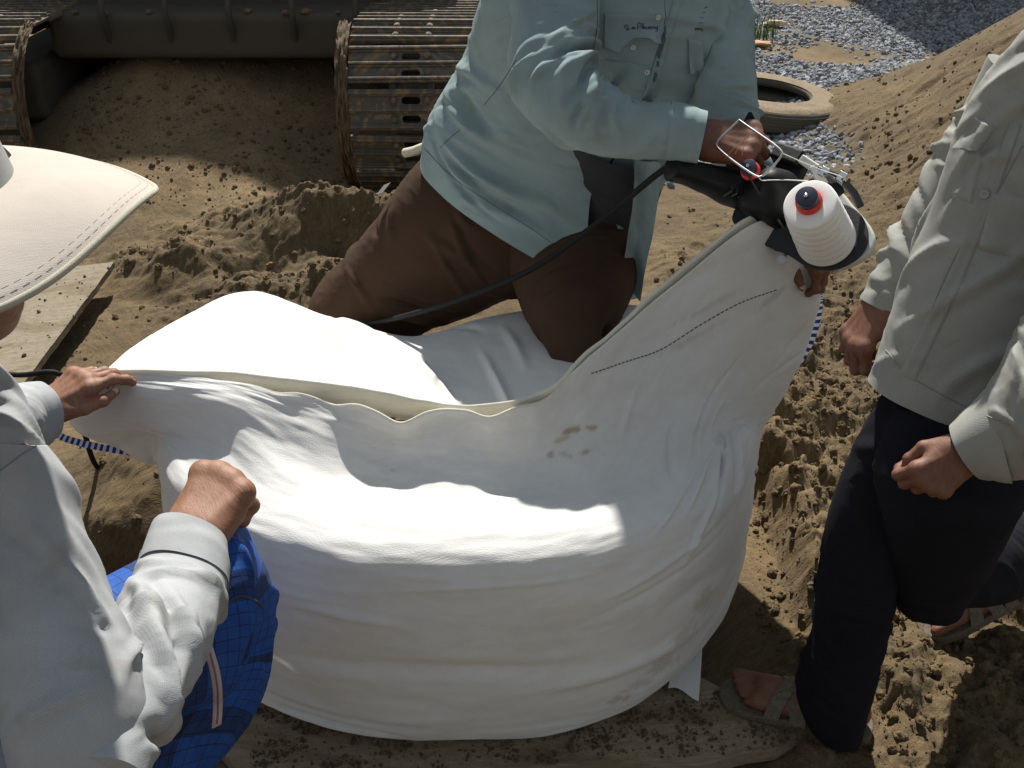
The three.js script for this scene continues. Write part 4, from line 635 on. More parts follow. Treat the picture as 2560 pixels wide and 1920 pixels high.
  const collar = loft([[588, -100, 676, -95, 2.12, 0.85], [596, -118, 668, -114, 2.11, 0.85]], { nv: 8, open: [1], inner: 0.02 });
  const all = mg([torso, armR, armL, collar]), hit = new Hit(all);
  const shirt = part('shirt', all, M.shirtBlue, man);
  const cuffG = loft([[664, 158.5, 672, 102, 1.876, 0.97], [680, 159.5, 690, 106, 1.872, 0.95], [697, 162, 708, 112, 1.866, 0.92]], { nv: 24, open: [1, 0], inner: 0.03, thick: 0.004, rough: 0.003, folds: foldSet(5, { s: [0, 0.06], dir: [-0.3, 0.3], h: [0.001, 0.003] }) }), cuffHit = new Hit(cuffG);
  const cuff = part('cuff', cuffG, M.shirtBlue, shirt); { const s = seamLine(cuffHit, [[667, 104], [664, 125], [665, 156]]); if (s) part('seam', s, M.seam, cuff); }
  // pocket with its flap, placket, hem and side seams
  const pk = patch(hit, [[603, 58], [651, 66], [646, 92], [612, 86]], 0.003, 16, 16); part('pocket', pk, M.shirtBlue, shirt);
  const flap = patch(hit, [[605, 12], [655, 14], [661, 43], [604, 46]], 0.005, 26, 18, (u, v, x, y) => [x, y + v * v * (u < 0.22 ? 4 * (u / 0.22) : u > 0.30 ? -8 * smooth(0.30, 0.55, u) + 4 * smooth(0.3, 0.22, u) * 0 + 6 * smooth(0.75, 1, u) : 4)], 0.014);
  const fl = part('pocket_flap', flap, M.shirtBlue, shirt), flapHit = new Hit(flap.clone().translate(man.position.x, man.position.y, man.position.z));
  // handwriting on the flap, in ballpoint
  const pen = s => seamLine(flapHit, s, 0.0007, 0.0007, 18);
  const W = (x, y) => [626 + x * 0.95, 28 + y * 1.0], strokes = [[W(0, 0), W(-2, -2), W(1, -3), W(2, 0), W(0, 2), W(4, 1)], [W(6, 1), W(7, -1), W(8, 1), W(9, -1), W(10, 1)], [W(12, 2), W(13, -5), W(16, -4), W(15, -1), W(13, -1)], [W(17, 1), W(18, -5), W(18.5, 1), W(19.5, -1.5), W(20.5, 1)], [W(21.5, -1.5), W(22, 1), W(23.5, 0), W(24, -1.5), W(24, 1)], [W(26, 1), W(25, 0), W(26, -1.5), W(27, 0), W(26, 1)], [W(28, 1), W(28.5, -1.5), W(30, -1), W(30, 1)], [W(33, -1), W(31.5, -1), W(31.5, 1), W(33, 1), W(33, -2), W(33, 3), W(31, 4)]].map(pen).filter(Boolean);
  if (strokes.length) part('handwriting', mg(strokes), M.ink, fl);
  const fb = patch(hit, [[688, 38], [703, 41], [701, 62], [688, 72]], 0.004, 14, 14, (u, v, x, y) => [x, y + (v > 0.6 ? 3 * Math.sin(u * 3.14) : 0)], 0.012); part('pocket_flap', fb, M.shirtBlue, shirt);
  const strip = patch(hit, [[673, -2], [683, -2], [652, 104], [641, 104]], 0.0035, 8, 50); part('placket', strip, M.shirtBlue, shirt);
  // printed badge at the chest: slanted blue and dark bars with the end of a word below
  const bars = [[704, 9, 708, 7, M.ink, 1.3], [702, 13, 706.5, 12.5, M.thread, 0.9], [699.5, 18, 704.5, 18, M.thread, 0.9], [698, 23.3, 704, 23.2, mat(0.04, 0.08, 0.3), 1.2]];
  for (const [x0, y0, x1, y1, m, w] of bars) { const g = patch(hit, [[x0, y0 - w], [x1, y1 - w], [x1, y1 + w * 0.4], [x0, y0 + w * 0.4]], 0.0012, 4, 2); part('printed_bar', g, m, shirt); }
  { const letters = [[[695.4, 30.8], [695.4, 28.2], [696.6, 28.2], [696.6, 29.6], [695.4, 29.6]], [[697.4, 28.2], [698.6, 28.3], [698.6, 29.8], [697.4, 29.8], [697.4, 29], [698.6, 29]], [[699.4, 29.9], [699.4, 28.2], [700.6, 28.4], [700.6, 29.9]], [[701.3, 28.2], [702, 29.6], [702.8, 28.2], [701.6, 30.8]]].map(s => seamLine(hit, s, 0.0007, 0.0008, 14)).filter(Boolean); if (letters.length) part('printed_letters', mg(letters), M.thread, shirt); }
  addButtons(hit, [[633, 47], [658, 17], [647, 72], [607, 182], [568, 254], [561, 249]].slice(0, 4).concat([[569, 258]]), shirt, M.button, 0.0056);
  const seams = [[[424, 148], [450, 175], [490, 203], [530, 228], [568, 254]], [[516, 60], [500, 85], [484, 105]], [[460, 130], [450, 138], [440, 148]], [[597, 0], [597, 25], [594, 48]], [[712, 45], [706, 62], [694, 86]], [[671, 10], [656, 55], [644, 100]]].map(s => seamLine(hit, s, 0.0009)).filter(Boolean);
  for (const s of seams) part('seam', s, M.seam, shirt);
  // the loose front edge hanging beside the open shirt
  const hang = gridGeo(14, 60, (u, v) => { const a = P(lerp(634, 662, u), lerp(158, 164, u), 2.10 + 0.02 * Math.sin(u * 5)), b = P(lerp(621, 640, u), lerp(282, 300, u), 2.16); const p = a.lerp(b, v); p.z += 0.012 * Math.sin(u * 5 + v * 2.5) + 0.01 * noise(u * 3, v * 6); p.x += 0.010 * Math.sin(v * 4) * (1 - v); return p; }, [0.06, 0.3]);
  const hangO = part('front_edge', mg([hang, (() => { const g = hang.clone(), p = g.attributes.position; for (let i = 0; i < p.count; i++) p.setZ(i, p.getZ(i) - 0.003); return g; })()]), M.shirtBlue, shirt);
  { const hh = new Hit(hang.clone().translate(man.position.x, man.position.y, man.position.z)), s = seamLine(hh, [[647, 165], [641, 200], [636, 240], [634, 288]]); if (s) part('seam', s, M.seam, hangO); }
  part('undershirt', loft([[560, 130, 660, 160, 2.20, 0.7], [575, 175, 648, 200, 2.22, 0.7], [572, 205, 640, 225, 2.25, 0.7]], { folds: foldSet(14, { s: [0, 0.2], h: [0.002, 0.005] }), nv: 40, open: [1] }), M.undershirt, man);
  // pale belt end sticking out behind
  part('belt', tube([P(445, 145, 2.45), P(428, 146, 2.48), P(414, 151, 2.5), P(405, 153, 2.52)], 0.012, 24, 10), M.hatTrim, man);
  part('shirt_tail', gridGeo(10, 16, (u, v) => P(lerp(391, 384, u) - 8 * v, lerp(182, 192, v) + 3 * u, 2.40 - 0.01 * u), [0.04, 0.04]), M.sackWhite, man);
}
// ---------------- the man standing at the right
{
  const man = thing('person', 'person in pale grey shirt and dark navy trousers standing beside the bag with hands hanging', 'person', V(0.62, 0, -1.35));
  const neck = P(1085, 5, 1.36), chest = P(1066, 120, 1.36), hip = P(975, 425, 1.28), face = V(-0.75, -0.45, 0.35), up = V(-0.25, 0.95, 0);
  const wR = P(884, 300, 1.47), handR = placeHand(handGeo(-1, [[0.75, 1.2, 0.8], [0.7, 1.2, 0.8], [0.7, 1.15, 0.7], [0.6, 1.1, 0.7]], THUMB_FIST), wR, P(858, 338, 1.45), V(-0.85, 0.35, 0.3), 0.9);
  const wL = P(970, 449, 1.125), handL = placeHand(handGeo(1, [[0.85, 1.15, 0.6], [1.0, 1.2, 0.7], [1.1, 1.25, 0.7], [1.2, 1.2, 0.7]], [[0.022, -0.014, 0.026], [0.055, -0.026, 0.044], [0.086, -0.034, 0.040], [0.104, -0.044, 0.028]]), wL, P(922, 486, 1.11), V(0.1, 0.55, 0.8), 0.78);
  const shR = P(1005, 75, 1.48), elR = P(935, 195, 1.5), shL = P(1150, 90, 1.25), elL = P(1085, 350, 1.1), kR = P(862, 545, 1.27), aR = P(835, 715, 1.29), kL = P(925, 560, 1.30), aL = P(1010, 570, 1.60);
  const RA = { armR: [[990, 60, 1035, 75, 1.49, 1.1], [972, 98, 1016, 115, 1.50, 1.1], [955, 130, 1000, 150, 1.51, 1.1], [934, 165, 980, 190, 1.515, 1.1], [917, 196, 962, 218, 1.51, 1.1], [897, 236, 940, 256, 1.50, 1.1], [880, 270, 920, 288, 1.485, 1.1], [863, 300, 901, 316, 1.475, 1.1]], armL: [[1108, 60, 1196, 85, 1.28, 0.95], [1092, 150, 1180, 175, 1.22, 0.95], [1075, 240, 1158, 270, 1.15, 0.95], [1050, 310, 1128, 385, 1.10, 0.95], [1026, 346, 1066, 446, 1.095, 0.95], [1004, 374, 1030, 462, 1.105, 0.95], [984, 406, 1003, 468, 1.115, 0.95], [974, 414, 996, 469, 1.118, 0.92]], legR: [[890, 390, 985, 430, 1.32, 0.55], [858, 450, 945, 470, 1.30, 0.9], [836, 505, 912, 515, 1.285, 1], [824, 550, 898, 555, 1.28, 1], [818, 595, 892, 600, 1.28, 1], [815, 632, 884, 638, 1.285, 1], [806, 660, 876, 668, 1.285, 1], [797, 692, 866, 702, 1.29, 1.05], [803, 714, 860, 727, 1.295, 1.1]], legL: [[900, 410, 1035, 455, 1.26, 0.5], [878, 470, 1020, 482, 1.22, 0.8], [880, 520, 1004, 520, 1.24, 0.85], [883, 560, 984, 556, 1.28, 0.9], [890, 590, 966, 588, 1.315, 0.9], [905, 606, 955, 604, 1.35, 0.8]] };
  const body = bodyGeo(limbs([[hip, chest, 0.07, 0.06], [chest, neck, 0.06, 0.05], [P(1020, 85, 1.42), P(1140, 95, 1.30), 0.03, 0.03], ...spine(RA.armR), ...spine(RA.armL), ...spine(RA.legR), ...spine(RA.legL), [kL, aL, 0.03, 0.028]]), 0.013, 0.04);
  // bare feet in the sandals
  const foot = (heel, toe, up2, s) => { const x = toe.clone().sub(heel).normalize(), z = x.clone().cross(up2).normalize(), y = z.clone().cross(x), b = []; b.push([[-0.01, 0.035, 0], [0.05, 0.05, 0], 0.03, 0.036], [[0.05, 0.05, 0], [0.15, 0.028, 0.006 * s], 0.034, 0.024], [[0.10, 0.02, -0.02 * s], [0.165, 0.018, -0.026 * s], 0.018, 0.016], [[0.10, 0.02, 0.02 * s], [0.17, 0.02, 0.022 * s], 0.018, 0.016], [[0.02, 0.05, 0], [0.0, 0.16, 0], 0.034, 0.034]); [[0.030, 0.215, 0.012], [0.013, 0.212, 0.0085], [-0.001, 0.205, 0.008], [-0.014, 0.196, 0.0078], [-0.027, 0.184, 0.0075]].forEach(([zz, l, r]) => b.push([[0.16, 0.02, zz * s], [l, 0.014, zz * 1.1 * s], r * 1.1, r, 0.006])); const g = bodyGeo(b, 0.0045, 0.02); g.applyMatrix4(frameM(heel, x, y, z)); return [g, frameM(heel, x, y, z)]; };
  const [fR, mR] = foot(G(846, 726, 0.02).setY(0.028), G(728, 690, 0.02).setY(0.022), V(0, 1, 0), 1), [fL, mL] = foot(P(1028, 584, 1.60), P(958, 612, 1.585), V(-0.35, 1, 0.1), -1);
  const nl = [...handR.userData.nails, ...handL.userData.nails];
  part('body', mg([body, handR, handL, fR, fL, headAt(HEAD, neck, face, up)]), M.skinDark, man);
  nl.forEach(n => part('fingernail', n, M.nail, man)); part('hair', headAt(HAIR, neck, face, up), M.hair, man); eyesAt(neck, face, up, man);
  // sandals: sole with a raised rim and crossed straps
  for (const [m4, s] of [[mR, 1], [mL, -1]]) {
    const sd = new THREE.Group(); sd.name = 'sandal'; man.add(sd);
    const sh = new THREE.Shape(); sh.moveTo(-0.045, 0); sh.bezierCurveTo(-0.045, 0.04, 0.0, 0.04, 0.05, 0.034); sh.bezierCurveTo(0.11, 0.036, 0.16, 0.056, 0.205, 0.048); sh.bezierCurveTo(0.24, 0.04, 0.245, 0.0, 0.235, -0.015); sh.bezierCurveTo(0.215, -0.05, 0.15, -0.052, 0.10, -0.042); sh.bezierCurveTo(0.05, -0.036, 0.0, -0.045, -0.035, -0.03); sh.bezierCurveTo(-0.045, -0.02, -0.045, -0.01, -0.045, 0);
    const so = new THREE.ExtrudeGeometry(sh, { depth: 0.016, bevelEnabled: true, bevelSize: 0.003, bevelThickness: 0.003, bevelSegments: 2 }); so.rotateX(-Math.PI / 2); if (s < 0) so.scale(1, 1, 1); so.translate(0, -0.014, 0); so.applyMatrix4(m4); part('sole', so, M.sandalSole, sd);
    const band = (x0, x1, z0, z1, h, w) => { const g = gridGeo(24, 6, (u, v) => { const a = u * Math.PI, q = Math.sin(a); return V(lerp(x0, x1, u) + (v - 0.5) * w, 0.004 + Math.pow(q, 0.7) * h, lerp(z0, z1, u)); }, [0.15, w]); g.applyMatrix4(m4); return g; };
    part('strap', band(0.085, 0.130, -0.048, 0.052, 0.060, 0.030), M.sandal, sd); part('strap', band(0.135, 0.080, -0.049, 0.044, 0.063, 0.028), M.sandal, sd); part('strap', band(0.055, 0.055, -0.042, 0.042, 0.078, 0.028), M.sandal, sd);
  }
  // trousers
  const fo = n => foldSet(n, { s: [0, 0.8], dir: [-0.6, 0.6], len: [0.04, 0.12], w: [0.007, 0.016], h: [0.002, 0.007] });
  const seat = loft([[940, 330, 1080, 370, 1.32, 0.45], [905, 385, 1055, 425, 1.30, 0.45], [884, 425, 1035, 465, 1.28, 0.5], [870, 462, 1015, 490, 1.27, 0.55]], { folds: fo(12), nv: 50, cap: [0, 1] });
  const legR = loft(RA.legR, { folds: fo(40), open: [1] });
  const legL = loft(RA.legL, { folds: fo(24), cap: [1] });
  const calf = loft([[912, 560, 925, 606, 1.31, 1], [960, 530, 968, 602, 1.40, 0.95], [992, 512, 990, 592, 1.50, 0.9], [1020, 512, 1000, 575, 1.58, 0.9], [1040, 530, 1010, 570, 1.66, 0.9]], { folds: fo(30), cap: [0], open: [1] });
  part('trousers', mg([seat, legR, legL, calf]), M.navy, man);
  // shirt
  const FT = [...foldSet(50, { s: [0.02, 0.7], dir: [-1.3, -0.5], len: [0.06, 0.2], w: [0.008, 0.018], h: [0.003, 0.010] }), [0.12, 1.9, -0.8, 0.16, 0.012, 0.010], [0.2, 2.3, -0.9, 0.18, 0.012, 0.012], [0.4, 2.6, -1.0, 0.16, 0.012, -0.010]];
  const torso = loft([[872, 386, 1092, 448, 1.30, 0.52], [888, 340, 1112, 400, 1.31, 0.52], [908, 280, 1132, 340, 1.325, 0.52], [930, 225, 1150, 285, 1.34, 0.52], [950, 168, 1166, 225, 1.35, 0.52], [966, 118, 1172, 160, 1.36, 0.52], [990, 76, 1165, 100, 1.36, 0.5], [1022, 38, 1145, 52, 1.36, 0.5], [1054, 8, 1114, 14, 1.36, 0.8]], { folds: FT, nu: 180, open: [0], inner: 0.1, rough: 0.004, cr: 0.0012 });
  const sl = (n, s) => [...foldSet(n, { s, dir: [-0.9, 0.9], len: [0.04, 0.11], w: [0.006, 0.014], h: [0.004, 0.012] })];
  const armR = loft(RA.armR, { folds: sl(46, [0.05, 0.5]), open: [1], cap: [0], cr: 0.0014 });
  const armL = loft(RA.armL, { folds: sl(60, [0.1, 0.6]), cap: [0] });
  const cuffL = loft([[990, 398, 1009, 471, 1.112, 0.97], [968, 418, 993, 471, 1.118, 0.95], [950, 433, 981, 470, 1.123, 0.92]], { nv: 24, open: [0, 1], inner: 0.02, rough: 0.003, folds: sl(4, [0, 0.06]) });
  const collar = loft([[1052, 10, 1116, 15, 1.36, 0.85], [1048, -8, 1112, -4, 1.355, 0.85]], { nv: 8, open: [1], inner: 0.02 });
  const all = mg([torso, armR, armL, collar]), hit = new Hit(all), shirt = part('shirt', all, M.shirtGrey, man);
  part('cuff', cuffL, M.shirtGrey, shirt);
  const pl = patch(hit, [[1010, 118], [1024, 122], [915, 384], [897, 376]], 0.003, 8, 60, (u, v, x, y) => [x + 6 * Math.sin(v * 3.14), y]); part('placket', pl, M.shirtGrey, shirt);
  const plHit = new Hit(pl.clone().translate(man.position.x, man.position.y, man.position.z));
  addButtons(plHit, [[985, 194], [949, 257], [924, 313]], shirt, M.buttonDark, 0.0064);
  const fl = patch(hit, [[977, 116], [997, 126], [979, 150], [956, 148]], 0.004, 16, 14, null, 0.006); part('pocket_flap', fl, M.shirtGrey, shirt);
  part('pocket', patch(hit, [[968, 150], [985, 152], [972, 205], [950, 196]], 0.003, 12, 16), M.shirtGrey, shirt);
  part('pocket', patch(hit, [[990, 190], [1040, 200], [1030, 262], [976, 250]], 0.004, 16, 16), M.shirtGrey, shirt);
  for (const s of [[[886, 350], [905, 372], [960, 404], [1010, 425]], [[1023, 145], [990, 205], [958, 252], [934, 305], [914, 380]]].map(q => seamLine(hit, q, 0.0008)).filter(Boolean)) part('seam', s, M.seamGrey, shirt);
}
// ---------------- the man crouching at the left, in the sun hat
{
  const man = thing('person', 'person in white sun hat, pale shirt and blue checked trousers crouching beside the bag', 'person', V(-0.5, 0, -0.95));
  const hatC = CP.clone().addScaledVector(ray(-92, 226), 0.93), hn = V(-0.02, 0.996, 0.046).normalize();
  const neck = hatC.clone().addScaledVector(hn, -0.19).add(V(-0.05, 0.0, 0.0)), face = V(0.75, -0.25, -0.6), up = hn.clone();
  // near hand: a fist on the knee; far hand: pinching the mouth of the bag
  const wR = P(187, 543, 1.062), handR = placeHand(handGeo(-1, FIST, THUMB_FIST), wR, P(212, 501, 1.125), V(-0.1, 0.75, 0.58), 1.2);
  const wL = P(44, 410, 1.585), handL = placeHand(handGeo(1, [[0.35, 0.55, 0.35], [0.5, 0.9, 0.5], [0.6, 1.1, 0.6], [0.7, 1.1, 0.6]], [[0.024, -0.006, 0.030], [0.058, -0.012, 0.050], [0.092, -0.022, 0.052], [0.120, -0.030, 0.044]], 0.02), wL, P(84, 380, 1.63), V(-0.30, 0.82, 0.48), 1.0);
  const shR = P(15, 480, 0.86), elR = P(85, 715, 0.70), shL = P(-60, 395, 1.05), elL = P(-60, 425, 1.3), chest = P(-80, 500, 0.88), hip = V(-0.62, 0.42, -0.62), kR = P(215, 600, 1.10), aR = V(-0.43, 0.07, -0.95), kL = V(-0.95, 0.6, -1.05), aL = V(-0.9, 0.06, -0.8);
  const RA = { armR: [[-60, 436, 44, 446, 0.905, 0.8], [-35, 475, 66, 478, 0.885, 0.85], [-25, 530, 80, 528, 0.855, 0.88], [-12, 590, 105, 590, 0.81, 0.9], [2, 650, 126, 640, 0.765, 0.92], [14, 715, 140, 690, 0.72, 0.95], [30, 770, 142, 740, 0.69, 0.9], [60, 800, 130, 775, 0.675, 0.8]], armL: [[-85, 360, -65, 450, 1.05, 0.9], [-55, 380, -48, 470, 1.22, 0.9], [-20, 388, -15, 462, 1.38, 0.9], [8, 390, 14, 452, 1.5, 0.9], [22, 388, 26, 445, 1.54, 0.9]], legR: [[40, 625, 70, 740, 0.92, 0.75], [105, 592, 135, 712, 1.0, 0.72], [168, 562, 180, 690, 1.05, 0.72], [222, 536, 186, 680, 1.09, 0.72], [252, 556, 176, 682, 1.105, 0.72], [262, 596, 166, 694, 1.105, 0.75], [258, 640, 156, 722, 1.09, 0.78], [245, 684, 144, 756, 1.065, 0.8], [212, 732, 126, 798, 1.03, 0.85], [185, 800, 112, 845, 0.99, 1], [170, 860, 110, 890, 0.965, 1]], legL: [{ c: hip.clone(), A: V(0.09, 0, 0), k: 1 }, { c: hip.clone().lerp(kL, 0.5), A: V(0.085, 0.02, 0), k: 1 }, { c: kL.clone(), A: V(0.075, 0, 0), k: 1 }, { c: kL.clone().lerp(aL, 0.5).add(V(0, 0, -0.03)), A: V(0.07, 0, 0), k: 1 }, { c: aL.clone().setY(0.1), A: V(0.06, 0, 0), k: 1 }] };
  const body = bodyGeo(limbs([[hip, chest, 0.08, 0.07], [chest, neck, 0.06, 0.05], [chest, P(-5, 470, 0.89), 0.05, 0.035], ...spine(RA.armR), ...spine([[50, 790, 140, 770, 0.655, 0.8], [84, 690, 180, 690, 0.77, 0.92], [134, 572, 226, 595, 0.985, 0.9]], 0.45), ...spine(RA.armL), ...spine(RA.legR, 0.3), ...spine(RA.legL), [aR, V(-0.28, 0.03, -1.0), 0.032, 0.024], [aL, V(-0.75, 0.03, -0.9), 0.032, 0.024]]), 0.013, 0.04);
  const nl = [...handR.userData.nails, ...handL.userData.nails];
  part('body', mg([body, handR, handL, headAt(HEAD, neck, face, up)]), M.skin, man);
  nl.forEach(n => part('fingernail', n, M.nail, man)); part('hair', headAt(HAIR, neck, face, up), M.hair, man); eyesAt(neck, face, up, man);
  // hat
  const hat = new THREE.Group(); hat.name = 'sun_hat'; man.add(hat);
  const hx = V(1, 0, 0).addScaledVector(hn, -hn.x).normalize(), hz = hx.clone().cross(hn), hp = (a, r, y) => hatC.clone().addScaledVector(hx, Math.cos(a) * r).addScaledVector(hz, Math.sin(a) * r).addScaledVector(hn, y);
  const RB = 0.222, RC = 0.098, wav = a => 0.014 * Math.sin(a * 2 + 0.6) + 0.008 * Math.sin(a * 3 + 2) + 0.006 * Math.sin(a * 5 + 1), brimY = (a, r) => { const t = (r - RC) / (RB - RC); return 0.035 - 0.035 * t * t + wav(a) * t; };
  const brim = th => (u, v) => { const a = u * 6.28319, r = lerp(RC, RB, v); return hp(a, r, brimY(a, r) + th + (v > 0.97 ? -th * 0.6 : 0)); };
  const brimG = mg([weld(gridGeo(160, 40, brim(0.0022), [1.4, 0.13]), 160, 40), gridGeo(160, 20, brim(-0.0022), [1.4, 0.13])]); part('brim', brimG, M.hat, hat);
  const edge = []; for (let i = 0; i < 90; i++) { const a = i / 90 * 6.28319; edge.push(hp(a, RB, brimY(a, RB))); } part('brim_edge', tube(edge, 0.0034, 220, 8, true), M.hatTrim, hat);
  const crown = weld(gridGeo(120, 50, (u, v) => { const a = u * 6.28319, t = v * 1.5708, dent = 0.006 * Math.sin(a * 3 + 2) * v; return hp(a, v < 0.6 ? RC - v * 0.02 + dent * 0.5 : (RC - 0.012) * Math.cos((v - 0.6) / 0.4 * 1.5708), v < 0.6 ? 0.033 + v / 0.6 * 0.075 : 0.108 + 0.03 * Math.sin((v - 0.6) / 0.4 * 1.5708) + dent); }, [0.6, 0.2]), 120, 50);
  part('crown', crown, M.hat, hat);
  part('hat_band', weld(gridGeo(120, 6, (u, v) => { const a = u * 6.28319; return hp(a, RC + 0.0035 - v * 0.008, 0.036 + v * 0.05); }, [0.6, 0.05]), 120, 6), M.hatBand, hat);
  for (const q of [0.2, 0.34, 0.48, 0.62, 0.76, 0.9, 0.95]) { const r = lerp(RC, RB, q), bits = []; const n = Math.round(r * 6.28 / 0.011); for (let i = 0; i < n; i++) { const a = i / n * 6.28319, b = (i + 0.55) / n * 6.28319; bits.push(rod(hp(a, r, brimY(a, r) + 0.0022), hp(b, r, brimY(b, r) + 0.0022), 0.0003, 0.0003, 4)); } if (q > 0.8) part('stitch_row', mg(bits), M.hat, hat); }
  // trousers
  const fo = n => foldSet(n, { s: [0, 0.9], dir: [-0.8, 0.8], len: [0.04, 0.14], w: [0.006, 0.014], h: [0.002, 0.008] });
  const legR = loft(RA.legR, { folds: [...fo(30), ...foldSet(26, { s: [0.2, 0.75], dir: [-0.3, 0.9], len: [0.06, 0.16], w: [0.008, 0.018], h: [0.005, 0.013] })], nu: 120, open: [1] });
  const legL = loft(RA.legL, { folds: fo(20), open: [1] });
  const seat = loft([{ c: hip.clone().add(V(0, 0.22, -0.05)), A: V(0.17, 0, -0.03), k: 0.7 }, { c: hip.clone().add(V(0, 0.1, 0)), A: V(0.18, 0, -0.03), k: 0.75 }, { c: hip.clone().add(V(0, -0.08, 0.02)), A: V(0.14, 0, 0), k: 0.8 }], { folds: fo(10), cap: [0, 1] });
  const seat2 = loft([{ c: hip.clone(), A: V(0.08, 0.03, 0.05), k: 1 }, { c: P(20, 690, 0.86), A: V(0.03, 0.07, 0.04), k: 1 }, { c: P(60, 660, 0.94), A: V(0.02, 0.075, 0.02), k: 1 }], { folds: fo(8) });
  const trouserG = mg([legR, legL, seat, seat2]), tHit = new Hit(legR), tr = part('trousers', trouserG, M.plaid, man);
  const zip = patch(tHit, [[200, 640], [210, 637], [222, 724], [211, 730]], 0.0025, 6, 50, (u, v, x, y) => [x + 6 * Math.sin(v * 3.14), y]); const zo = part('zip_tape', zip, mat(0.50, 0.40, 0.42), tr);
  { const zh = new Hit(zip.clone().translate(man.position.x, man.position.y, man.position.z)); const c = []; for (let i = 0; i <= 24; i++) { const v = i / 24, h = zh.shoot(lerp(205, 216.5, v) + 6 * Math.sin(v * 3.14), lerp(638.5, 727, v)); if (h) c.push(h.p.addScaledVector(h.n, 0.001)); } if (c.length > 3) part('zip_teeth', tube(c, 0.0014, 60, 6), mat(0.22, 0.18, 0.19), zo); }
  { const s = seamLine(tHit, [[222, 606], [240, 596], [256, 601], [263, 608]], 0.0016); if (s) part('seam', s, M.thread, tr); }
  // shirt
  const fT = foldSet(40, { s: [0.1, 0.8], dir: [-1.4, -0.4], len: [0.06, 0.2], w: [0.010, 0.022], h: [0.003, 0.009] });
  const torso = loft([[-110, 330, -40, 345, 0.90, 0.8], [-175, 365, 6, 388, 0.95, 0.6], [-215, 420, 34, 432, 0.92, 0.6], [-225, 520, 52, 520, 0.87, 0.62], [-215, 640, 60, 640, 0.80, 0.64], [-190, 780, 60, 790, 0.72, 0.66], [-160, 980, 60, 990, 0.64, 0.7]], { folds: fT, nu: 160, rough: 0.005, open: [1], inner: 0.1 });
  const fA = [...foldSet(20, { s: [0.04, 0.22], dir: [-1.5, -0.7], len: [0.06, 0.14], w: [0.010, 0.018], h: [0.004, 0.010] }), ...foldSet(40, { s: [0.22, 0.62], dir: [-0.9, 0.9], len: [0.04, 0.12], w: [0.007, 0.014], h: [0.004, 0.011] }), [0.40, 1.2, 0.9, 0.14, 0.013, 0.018], [0.42, 0.9, 0.8, 0.12, 0.010, -0.016], [0.44, 1.7, 1.1, 0.12, 0.012, 0.016], [0.46, 1.4, 1.0, 0.12, 0.009, -0.014]];
  const foreRings = [[50, 790, 140, 770, 0.655, 0.8], [62, 740, 158, 735, 0.70, 0.9], [84, 690, 180, 690, 0.77, 0.92], [106, 640, 204, 650, 0.85, 0.9], [122, 602, 219, 620, 0.925, 0.9], [134, 572, 226, 595, 0.985, 0.9], [139, 556, 226, 579, 1.008, 0.88]];
  const upper = loft(RA.armR, { folds: fA.filter(f => f[0] < 0.3), nu: 130, cap: [0, 1] }), fore = loft(foreRings, { folds: [...foldSet(34, { s: [0.02, 0.34], dir: [-0.9, 0.9], len: [0.04, 0.12], w: [0.007, 0.013], h: [0.004, 0.010] }), [0.14, 1.2, 0.9, 0.13, 0.013, 0.016], [0.17, 0.9, 0.8, 0.12, 0.010, -0.014], [0.20, 1.7, 1.1, 0.12, 0.012, 0.014]], nu: 130, cap: [0] }), armR = mg([upper, fore]);
  const cuffR = loft([[137, 566, 229, 588, 0.992, 0.9], [144, 545, 229, 569, 1.022, 0.9], [151, 525, 227, 551, 1.052, 0.9]], { nv: 26, open: [0, 1], inner: 0.03, thick: 0.004, rough: 0.004, folds: foldSet(6, { s: [0, 0.07], dir: [-0.4, 0.4], h: [0.001, 0.004] }) });
  const armL = loft(RA.armL, { folds: foldSet(30, { s: [0.02, 0.5], dir: [-0.9, 0.9], len: [0.04, 0.1], w: [0.007, 0.014], h: [0.004, 0.010] }), cap: [0] });
  const cuffL = loft([[17, 387, 21, 447, 1.53, 0.9], [32, 386, 34, 443, 1.555, 0.88], [48, 385, 46, 434, 1.58, 0.86]], { nv: 24, open: [0, 1], inner: 0.03, rough: 0.004, folds: foldSet(5, { s: [0, 0.07], dir: [-0.4, 0.4], h: [0.001, 0.004] }) });
  const collar = loft([[-112, 330, -38, 345, 0.90, 0.85], [-110, 305, -36, 322, 0.90, 0.85]], { nv: 8, open: [1], inner: 0.02 });
  const all = mg([torso, armR, armL, collar]), hit = new Hit(all), shirt = part('shirt', all, M.shirtPale, man);
  const c1 = new Hit(cuffR), c2 = new Hit(cuffL), o1 = part('cuff', cuffR, M.shirtPale, shirt), o2 = part('cuff', cuffL, M.shirtPale, shirt);
  const ss = (h, q, o) => { const s = seamLine(h, q, 0.0008); if (s) part('seam', s, M.seamGrey, o); };
  ss(c1, [[140, 558], [160, 552], [190, 562], [220, 585], [226, 592]], o1); ss(c2, [[19, 392], [31, 410], [33, 430], [30, 442]], o2); ss(hit, [[0, 471], [12, 462], [24, 453], [36, 446]], shirt);
}

